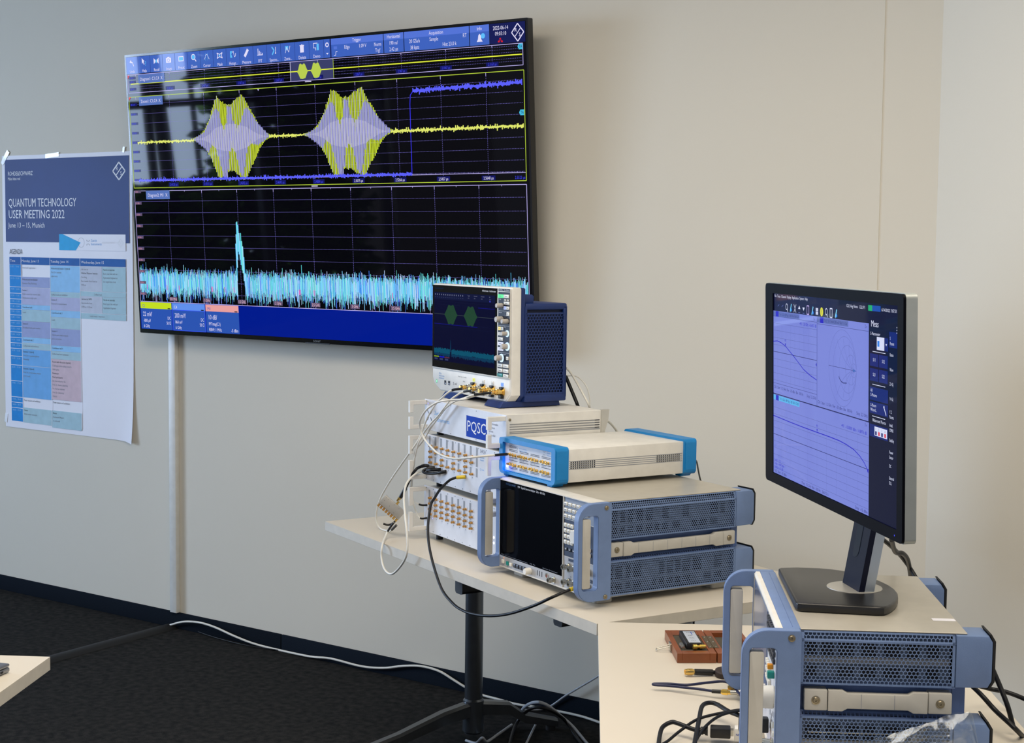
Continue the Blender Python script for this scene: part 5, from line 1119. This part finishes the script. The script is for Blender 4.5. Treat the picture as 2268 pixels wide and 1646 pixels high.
sl = (.028, .0036, M_SLEEVE, 'black_sleeve')
cable('coax_cable', 'thin white cable from the leftmost oscilloscope connector to the hanging splitter box', S_['A'], .0025, M_CABLEW, (sl, sl))
cable('coax_cable', 'thin white cable from the second oscilloscope connector to the lowest rack instrument', S_['B'], .0025, M_CABLEW, ((.030, .0032, M_SLEEVE, 'black_sleeve'), (.028, .0028, M_SLEEVE, 'black_sleeve')))
cable('coax_cable', 'thin white cable from the third oscilloscope connector, ending lowest on the rack stack', S_['C'], .0023, M_CABLEW, (sl, (.028, .0028, M_SLEEVE, 'black_sleeve')))
cable('coax_cable', 'white cable sweeping in a wide loop to the bright blue framed box', S_['E'], .0028, M_CABLEW, (sl, (.032, .0036, M_SLEEVE, 'black_sleeve')))
# its plug in the framed box
cable('coax_cable', 'white cable hanging in a long loop below the front edge of the long desk', S_['L'], .0030, M_CABLEW, (None, (.03, .0032, M_SLEEVE, 'black_sleeve')))
pf = cable('coax_cable', 'thick black cable from the middle rack instrument to the top of the splitter box', S_['F'], .0042, M_CABLEB, ((.02, .0050, M_SLEEVE, 'black_sleeve'), (.035, .0056, M_SLEEVE, 'black_sleeve')))
MB().lathe(V(S_['Fc'][0]), V(S_['Fc'][1]) - V(S_['Fc'][0]), [(0, .0045), (.006, .005), (.012, .005), (.0125, .0038), (.022, .003)], M_GOLD, 8).build('gold_plug', pf)
cable('jumper_cable', 'short black jumper looped between two gold sockets, lower and longer of the pair', S_['G'], .0040, M_CABLEB, ((.02, .0050, M_SLEEVE, 'black_sleeve'), (.022, .0050, M_SLEEVE, 'black_sleeve')))
cable('jumper_cable', 'short straight black jumper stub inside the loop of the longer jumper', S_['G2'], .0046, M_CABLEB)
yt = thing('test_cable', 'black test cable with yellow boots looping from the rack to the spectrum analyser', 'cable')
MB().tube(S_['Yc'], .0036, M_CABLEB, 10, 6).build('cable_jacket', yt)
for a, b in ((S_['Y'][0], S_['Yc'][0]), (S_['Y2'][1], S_['Yc'][-1])):
    MB().cyl(V(a), V(b), .0050, M_YELL, 14, ch=.001).build('yellow_boot', yt)
# plugs sitting on the sockets of the middle instrument
stk_x, stk_y = Vector((math.cos(SA), math.sin(SA), 0)), Vector((-math.sin(SA), math.cos(SA), 0)); SO = Vector((SX, SY, 0))
def stk(x, y, z): return SO + stk_x * x + stk_y * y + Vector((0, 0, z))
# splitter box
fr_c = Vector((-2.818, -.898, .8175)); rt = Vector((.811988, .583571, .010996)); up_ = Vector((-.056096, .059272, .996665)); nf = Vector((.580973, -.809896, .080864))
ca, sa = .755, -.656
ux = (rt * ca + up_ * sa).normalized(); uz = (up_ * ca - rt * sa).normalized(); uy = ux.cross(uz) * -1
uy = -nf
sp = thing('splitter_box', 'small grey splitter box with a row of gold connectors, hanging tilted on cables', 'splitter', tuple(fr_c))
Mrel = lambda v: Vector(v)
MB().obox((0, 0, 0), ux, uy, uz, .074, .012, .030, mat('cast_grey_box', (176, 174, 168), .4, metal=.3), .001).build('housing', sp)
q = MB()
for i, (a, b) in enumerate(((-.030, .010), (-.022, .011), (-.029, .001), (.0, .010), (-.008, -.002), (.018, .010), (.014, -.009), (-.03, -.009), (.031, -.010))): q.lathe(ux * a + uz * b - uy * .0061, -uy, [(0, .0008), (.0004, .0007)], M_INK, 6)
q.build('lid_screws', sp)
for i in range(8):
    p0 = ux * (-.0330 + .0094 * i) - uz * .0150
    sma(MB(), tuple(p0), tuple(-uz), 1.0, M_GOLD if i > 5 else M_BRASS).build('coax_socket', sp)
sma(MB(), tuple(ux * .004 + uz * .015), tuple(uz), 1.0, M_GOLD).build('coax_socket', sp)
cable('coax_cable', 'short white lead with a black sleeve on the last gold connector of the splitter box', [tuple(fr_c + ux * .0328 - uz * .024), tuple(fr_c + ux * .0315 - uz * .034), tuple(fr_c + ux * .024 - uz * .046), tuple(fr_c + ux * .012 - uz * .052)], .0030, M_SLEEVE)
# behind the oscilloscope and the rack
cable('power_cable', 'straight thick black cable going down behind the oscilloscope onto the rack stack', S_['sb'] + [(-2.335, -.612, 1.02)], .0050, M_CABLEB, sub=1)
cable('data_cable', 'white cable curving down just behind the oscilloscope, thicker of the two', S_['sw1'], .0030, M_CABLEW)
cable('data_cable', 'thin white cable arching widest behind the oscilloscope', S_['sw2'], .0016, M_CABLEW)
cable('data_cable', 'white cable with a round plug leaving the back of the topmost rack instrument', S_['pqc'], .0034, M_CABLEW, ((.012, .006, M_WHITEP, 'plug_boot'), None))
cable('data_cable', 'thin grey cable hanging behind the bright blue framed box', S_['hdc'], .0022, mat('grey_cable', (96, 96, 92), .5))
# right-hand instrument and monitor leads
cable('power_cable', 'black cable running off to the right from the back of the foreground instrument', S_['z1'], .0042, M_CABLEB)
cable('power_cable', 'black cable dropping steeply behind the foreground instrument to the desk', S_['z2'], .0044, M_CABLEB)
cable('power_cable', 'black cable lying lowest behind the foreground instrument, towards the right edge', S_['z3'], .0044, M_CABLEB)
cable('monitor_cable', 'black cable slanting down from behind the monitor column, left of the two', S_['m1'], .0042, M_CABLEB)
cable('monitor_cable', 'black cable hanging down from the right bottom of the monitor, right of the two', S_['m2'], .0046, M_CABLEB)
# floor
cable('floor_cable', 'long white cable running along the foot of the wall over the carpet', S_['w'], .0042, M_CABLEW)
cable('floor_cable', 'thin black cable on the carpet below the start of the long white cable', S_['thin'], .0018, M_CABLEB)
cable('floor_cable', 'grey-white cable rising from the floor across the wall behind the desk', S_['wall2'], .0034, mat('dull_white_cable', (170, 174, 180), .5))
cable('floor_cable', 'small white cable loop on the carpet at the bottom edge, left of the others', S_['loop'], .0042, mat('dull_white_cable', (170, 174, 180), .5))
cable('floor_cable', 'short white cable length on the carpet under the right arm of the desk foot', S_['loop2'], .0036, mat('dull_white_cable', (170, 174, 180), .5))
cable('floor_cable', 'white cable arching up over the arm of the desk foot', S_['arc'], .0052, mat('dull_white_cable', (170, 174, 180), .5))
cable('floor_cable', 'black cable arching beside the white one over the arm of the desk foot', S_['arcb'], .0052, M_CABLEB)
# raised black cable channel across the carpet
q = MB(); q.prism([(-.036, 0), (.036, 0), (.024, .010), (.010, .014), (-.010, .014), (-.024, .010)], 'y', -2.6, -.012, M_RUBBER)
ch = q.build('floor_cable_channel', loc=(-4.735, 0, .0)); ch.rotation_euler = (0, 0, R(2.5)); tag(ch, 'flat black cable channel crossing the carpet from the foot of the wall duct', 'cable channel')
# things seen under the desk on the right
q = MB().cyl((-1.86, -.62, 0), (-1.86, -.62, .70), .0045, M_BLACKP, 12)
o = q.build('support_rod'); tag(o, 'thin dark upright rod seen below the right end of the long desk', 'rod')
cable('hanging_cable', 'thin black curved cable hanging below the right end of the long desk', [(-2.0, -.62, .705), (-1.99, -.64, .66), (-1.975, -.65, .60), (-1.97, -.66, .50), (-1.96, -.66, .30)], .003, M_CABLEB)

# ================================================================== SMALL THINGS ON THE RIGHT DESK
M_WOOD = mat('varnished_mahogany', (126, 68, 34), .35, noise=(14, .22)); M_FOAM = mat('dark_foam', (70, 66, 56), .9, bump=(300, .4)); M_BRONZE = mat('bronze_hinge', (110, 96, 74), .4, metal=.6)
CX, CY, CA = -1.505, -1.571, R(37.8)
cs = thing('wooden_case', 'open reddish wooden case lined with dark foam, lying on the right-hand desk', 'case', (CX, CY, DT + .0015), CA)
def tray(x0, x1, d, h, fx0, fx1, fy0, fy1, nm):
    g = MB(); g.box(x0, x1, 0, d, .0003, .006, M_WOOD, .0008, 1)
    for a in ((x0, fx0, 0, d), (fx1, x1, 0, d), (fx0, fx1, 0, fy0), (fx0, fx1, fy1, d)): g.box(a[0], a[1], a[2], a[3], .005, h, M_WOOD, .0006, 1)
    o_ = g.build(nm, cs); return o_
b_ = tray(0, .0795, .187, .0205, .011, .066, .020, .150, 'case_base'); l_ = tray(.0815, .162, .187, .0205, .096, .153, .018, .168, 'case_lid')
MB().box(.011, .066, .020, .150, .006, .0185, M_FOAM).build('foam_lining', b_); MB().box(.096, .153, .018, .168, .006, .010, M_FOAM).build('foam_lining', l_)
hg = MB(); hg.box(.0700, .0795, .040, .135, .0205, .0213, M_BRONZE); hg.box(.0815, .0915, .040, .135, .0205, .0213, M_BRONZE); hg.cyl((.0805, .040, .0212), (.0805, .135, .0212), .0012, M_BRONZE, 10)
for yy in (.05, .088, .125):
    for xx in (.0745, .0865): hg.lathe((xx, yy, .0213), (0, 0, 1), [(0, .0016), (.0008, .0012)], M_SILV, 10)
hg.build('hinge', cs)
la = MB(); la.box(-.004, 0, .078, .100, .004, .019, M_SILV, .0006, 1); la.tube([(-.004, .082, .012), (-.026, .084, .006), (-.030, .086, .004), (-.030, .094, .004), (-.026, .097, .006), (-.004, .097, .012)], .0011, M_SILV, 8, 3); la.build('latch', cs)
md = thing('calibration_module', 'black module with a printed silver label and gold connectors resting in the wooden case', 'electronic module', tuple(Vector((CX, CY, DT + .0187)) + Vector((math.cos(CA) * .036 - math.sin(CA) * .030, math.sin(CA) * .036 + math.cos(CA) * .030, 0))), CA)
MB().box(-.012, .020, .006, .112, 0, .014, M_BLACKP, .001).build('housing', md)
q = MB(); q.box(-.006, .018, .012, .104, .0140, .0143, mat('silver_label', (196, 204, 216), .3, metal=.2))
for t_, x, y in (('NOISE', .0, .095), ('S/N', .0, .07), ('CAL', .0, .05), ('12 V', .0, .03)):
    vs, fs, w = text_geo(t_); q.add([(x + v[0] * .006, y + v[1] * .008 - .004, .01445) for v in vs], fs, M_INK)
q.add([(.009, .075, .0145), (.0105, .075, .0145), (.0105, .098, .0145), (.009, .098, .0145)], [(0, 1, 2, 3)], PBL); q.build('label_plate', md)
g = MB(); g.lathe((.004, .006, .007), (0, -1, 0), [(0, .004), (.004, .004), (.004, .0030), (.006, .003)], M_GOLD, 12); g.build('gold_socket', md)
g = MB(); g.lathe((.0, .000, .008), (1, .15, 0), [(0, .0052), (.008, .0056), (.0082, .0034), (.014, .0032), (.0142, .0048), (.026, .0045)], mat('bright_gold', (250, 208, 104), .25, metal=.9), 12); g.build('gold_adapter', md)
g = MB(); g.lathe((-.006, .112, .007), (0, 1, 0), [(0, .0045), (.008, .0045), (.009, .0032), (.014, .003)], mat('bright_gold', (250, 208, 104), .25, metal=.9), 12); g.build('gold_adapter', md)
g = MB().lathe(tuple(Vector((CX, CY, DT + .0238)) + Vector((math.cos(CA) * .017 - math.sin(CA) * .066, math.sin(CA) * .017 + math.cos(CA) * .066, 0))), (math.sin(CA) * 1, -math.cos(CA), 0), [(0, .0036), (.008, .0036), (.008, .0048), (.024, .0048), (.0242, .0035), (.034, .0035)], M_SILV, 14)
o = g.build('coax_adapter'); tag(o, 'small silver barrel adapter in the wooden case beside the black module', 'adapter')
# short black cable with a gold plug in front of the case
ca_ = thing('coax_cable', 'black cable with a gold plug lying in front of the wooden case', 'cable')
MB().tube([(-1.430, -1.632, .740), (-1.405, -1.608, .738), (-1.385, -1.585, .7355), (-1.36, -1.563, .735), (-1.32, -1.53, .735), (-1.28, -1.50, .735)], .0044, M_CABLEB, 10).build('cable_jacket', ca_)
MB().tube([(-1.431, -1.633, .740), (-1.405, -1.608, .738)], .0062, M_SLEEVE, 12, 1).build('black_sleeve', ca_)
MB().lathe((-1.441, -1.6435, .7405), (-1.0, -1.02, .02), [(-.013, .0052), (-.009, .0068), (.0, .0068), (.0005, .0060), (.005, .0060), (.005, .0045), (.002, .004)], M_GOLD, 12).build('gold_plug', ca_)
o = MB().lathe((-1.383, -1.601, .7320), (.15, -.1, 1), [(0, .017), (.003, .019), (.012, .019), (.015, .014)], mat('brown_black_rubber', (44, 30, 26), .6), 24).build('round_cap'); tag(o, 'dark brown round rubber cap behind the handle loop of the foreground instrument', 'cap')
# thin blue cable folded back on itself
cb = thing('patch_cable', 'thin dark blue cable folded back in a narrow hairpin on the right-hand desk', 'cable')
MB().tube([(-1.252, -1.777, .752), (-1.278, -1.742, .750), (-1.311, -1.703, .748), (-1.336, -1.688, .750), (-1.361, -1.707, .748), (-1.388, -1.739, .746), (-1.419, -1.748, .7445), (-1.440, -1.762, .7442), (-1.446, -1.7665, .7435), (-1.441, -1.7655, .7425), (-1.419, -1.755, .7425), (-1.39, -1.751, .7438), (-1.36, -1.744, .7442), (-1.334, -1.741, .7445)], .0026, M_CABLEN, 8).build('cable_jacket', cb)
MB().cyl((-1.3345, -1.7412, .744), (-1.318, -1.7355, .7445), .0037, M_SLEEVE, 12).build('black_sleeve', cb)
MB().lathe((-1.319, -1.7358, .7445), (1, .35, 0), [(0, .0036), (.004, .0055), (.013, .0055), (.0135, .0040), (.020, .0036)], mat('bright_gold', (250, 208, 104), .25, metal=.9), 8).build('gold_plug', cb)
ad = thing('coax_adapter', 'silver and gold adapter standing out from the foreground instrument towards the blue cable', 'adapter', (-1.2985, -1.728, .7455))
MB().lathe((0, 0, 0), (1, .36, .05), [(-.004, .0045), (.008, .0045), (.009, .006), (.014, .0062), (.0145, .0095), (.024, .0095), (.0245, .008), (.044, .008)], M_SILV, 16).build('adapter_body', ad)
MB().lathe((-.012, .003, .006), (.9, .42, .0), [(0, .004), (.004, .0050), (.010, .0050), (.0105, .0035), (.017, .003)], M_GOLD, 8).build('gold_plug', ad)
# thick black usb leads and the sensor
u1 = thing('usb_cable', 'thick black cable bowing highest over the right-hand desk in front of the foreground instrument', 'cable')
MB().tube([(-1.165, -1.905, .758), (-1.191, -1.895, .760), (-1.225, -1.882, .760), (-1.264, -1.856, .760), (-1.279, -1.859, .760), (-1.277, -1.885, .760), (-1.248, -1.948, .758), (-1.218, -2.012, .754), (-1.191, -2.071, .746), (-1.17, -2.12, .738)], .0040, M_CABLEB, 10).build('cable_jacket', u1)
u2_ = thing('usb_cable', 'thick black cable with ribbed strain relief running to the white and red sensor', 'cable')
MB().tube([(-1.235, -2.11, .7365), (-1.252, -2.079, .738), (-1.282, -2.022, .742), (-1.292, -1.995, .748), (-1.286, -1.977, .753), (-1.272, -1.976, .753), (-1.240, -1.980, .750), (-1.222, -1.974, .749)], .0039, M_CABLEB, 10).build('cable_jacket', u2_)
pr_ = []
d_ = Vector((.030, .016, 0)).normalized()
MB().lathe((-1.236, -1.9805, .7495), tuple(d_), [(0, .0052), (.002, .0062), (.005, .0062), (.0055, .0052), (.008, .0052), (.0085, .0068), (.012, .0068), (.0125, .0056), (.015, .0056), (.0155, .0074), (.020, .008)], M_BLACKP, 14).build('strain_relief', u2_)
pl_ = MB().obox(Vector((-1.2155, -1.970, .7495)) + d_ * .018, tuple(d_), (-d_.y, d_.x, 0), (0, 0, 1), .034, .024, .017, M_BLACKP, .002).build('plug_body', u2_)
MB().obox(Vector((-1.2155, -1.970, .7495)) + d_ * .036, tuple(d_), (-d_.y, d_.x, 0), (0, 0, 1), .008, .012, .010, M_SILV).build('metal_tip', u2_)
u3_ = cable('usb_cable', 'thinner black lead crossing over the others and forking towards the foreground instrument', [(-1.268, -2.075, .735), (-1.262, -2.035, .738), (-1.258, -1.996, .748), (-1.247, -1.949, .760), (-1.216, -1.899, .766), (-1.199, -1.882, .768), (-1.175, -1.868, .768)], .0026, M_CABLEB)
cable('usb_cable', 'thinner black lead lying lowest, rising from the bottom edge to the fork', [(-1.222, -2.05, .735), (-1.216, -2.032, .737), (-1.219, -1.982, .758), (-1.219, -1.924, .765), (-1.199, -1.884, .768)], .0026, M_CABLEB)
pw = thing('power_sensor', 'small white and red sensor block with a printed label beside the black cable plug', 'sensor', tuple(Vector((-1.2155, -1.970, .7312)) + d_ * .0535), math.atan2(d_.y, d_.x))
q = MB().box(-.012, .012, -.011, .011, .006, .028, M_WHITEP, .0015); q.add([(-.010 + v[0] * .0055, -.0113, .016 + v[1] * .0055) for v in text_geo('NRP18S')[0]], text_geo('NRP18S')[1], PBL); q.build('housing', pw)
MB().prism([(.0122, .006), (.028, .009), (.028, .022), (.0122, .028)], 'y', -.0108, .0108, mat('signal_red', (206, 24, 40), .4), .001).build('red_end', pw)
# black usb stick in the foreground instrument front
st = thing('usb_plug', 'black plastic plug pushed into the front of the foreground instrument', 'plug', tuple(ZO - Vector((0, 0, ZH)) + zx * .335 + Vector((0, 0, .040))), -1.0213)
MB().box(-.008, .008, -.052, -.004, -.012, .012, M_BLACKP, .002).build('plug_body', st); MB().box(-.0082, .0082, -.050, -.010, .000, .001, M_DARKI).build('seam', st)

# ================================================================== CLEAR PLASTIC BAG in the right foreground
M_BAG = bpy.data.materials.new('clear_plastic_film'); M_BAG.use_nodes = True
nt = M_BAG.node_tree; pb_ = nt.nodes['Principled BSDF']; outn = nt.nodes['Material Output']
gl_ = nt.nodes.new('ShaderNodeBsdfGlossy'); gl_.inputs[0].default_value = (.78, .84, .9, 1); gl_.inputs[1].default_value = .22
tr = nt.nodes.new('ShaderNodeBsdfTransparent'); tr.inputs[0].default_value = (.93, .95, .97, 1)
mx = nt.nodes.new('ShaderNodeMixShader'); fz = nt.nodes.new('ShaderNodeFresnel'); fz.inputs[0].default_value = 1.5
ad_ = nt.nodes.new('ShaderNodeMath'); ad_.operation = 'MULTIPLY_ADD'; ad_.inputs[1].default_value = 1.3; ad_.inputs[2].default_value = .06; ad_.use_clamp = True
nt.links.new(fz.outputs[0], ad_.inputs[0]); nt.links.new(ad_.outputs[0], mx.inputs[0]); nt.links.new(tr.outputs[0], mx.inputs[1]); nt.links.new(gl_.outputs[0], mx.inputs[2]); nt.links.new(mx.outputs[0], outn.inputs['Surface'])
bg = thing('plastic_bag', 'crumpled clear plastic bag standing on the desk in front of the foreground instrument', 'bag', tuple(ZO - Vector((0, 0, ZH)) - Vector((0, 0, .0185))), -1.0213)
from mathutils import noise as mnoise
def bag_side(off, nm, seed):
    g = MB(); NU, NV = 44, 34; vs = []
    topc = [(.085, .045), (.148, .076), (.203, .098), (.242, .114), (.281, .122), (.287, .100), (.296, .060)]
    for j in range(NV + 1):
        for i in range(NU + 1):
            u, v = i / NU, j / NV; y = .085 + .212 * u
            zt_ = next((a[1] + (b[1] - a[1]) * (y - a[0]) / (b[0] - a[0]) for a, b in zip(topc, topc[1:]) if a[0] <= y <= b[0]), .06) + .0185
            p = Vector((y * 22, v * 5.0, seed)); n1 = mnoise.noise(p); n2 = abs(mnoise.noise(p * 2.3)); n3 = mnoise.noise(p * .6)
            x = .505 + off * (1 - v ** 3) + n1 * .012 + n2 * .010 * (1 if seed else -1) + n3 * .012
            vs.append((x, y + mnoise.noise(p * 1.7) * .004, .001 + v * zt_ + (mnoise.noise(Vector((y * 60, seed, 1))) * .003 if v > .9 else 0)))
    fs = [(j * (NU + 1) + i, j * (NU + 1) + i + 1, (j + 1) * (NU + 1) + i + 1, (j + 1) * (NU + 1) + i) for j in range(NV) for i in range(NU)]
    g.add(vs, fs, M_BAG); return g.build(nm, bg, smooth=65)
bag_side(.030, 'film_front', 0); bag_side(-.018, 'film_back', 5)
pp_ = MB(); pp_.obox((.50, .235, .056), (0, 1, 0), (1, 0, 0), (0, -.1, 1), .05, .0005, .030, M_PAPER); pp_.build('paper_slip', bg)
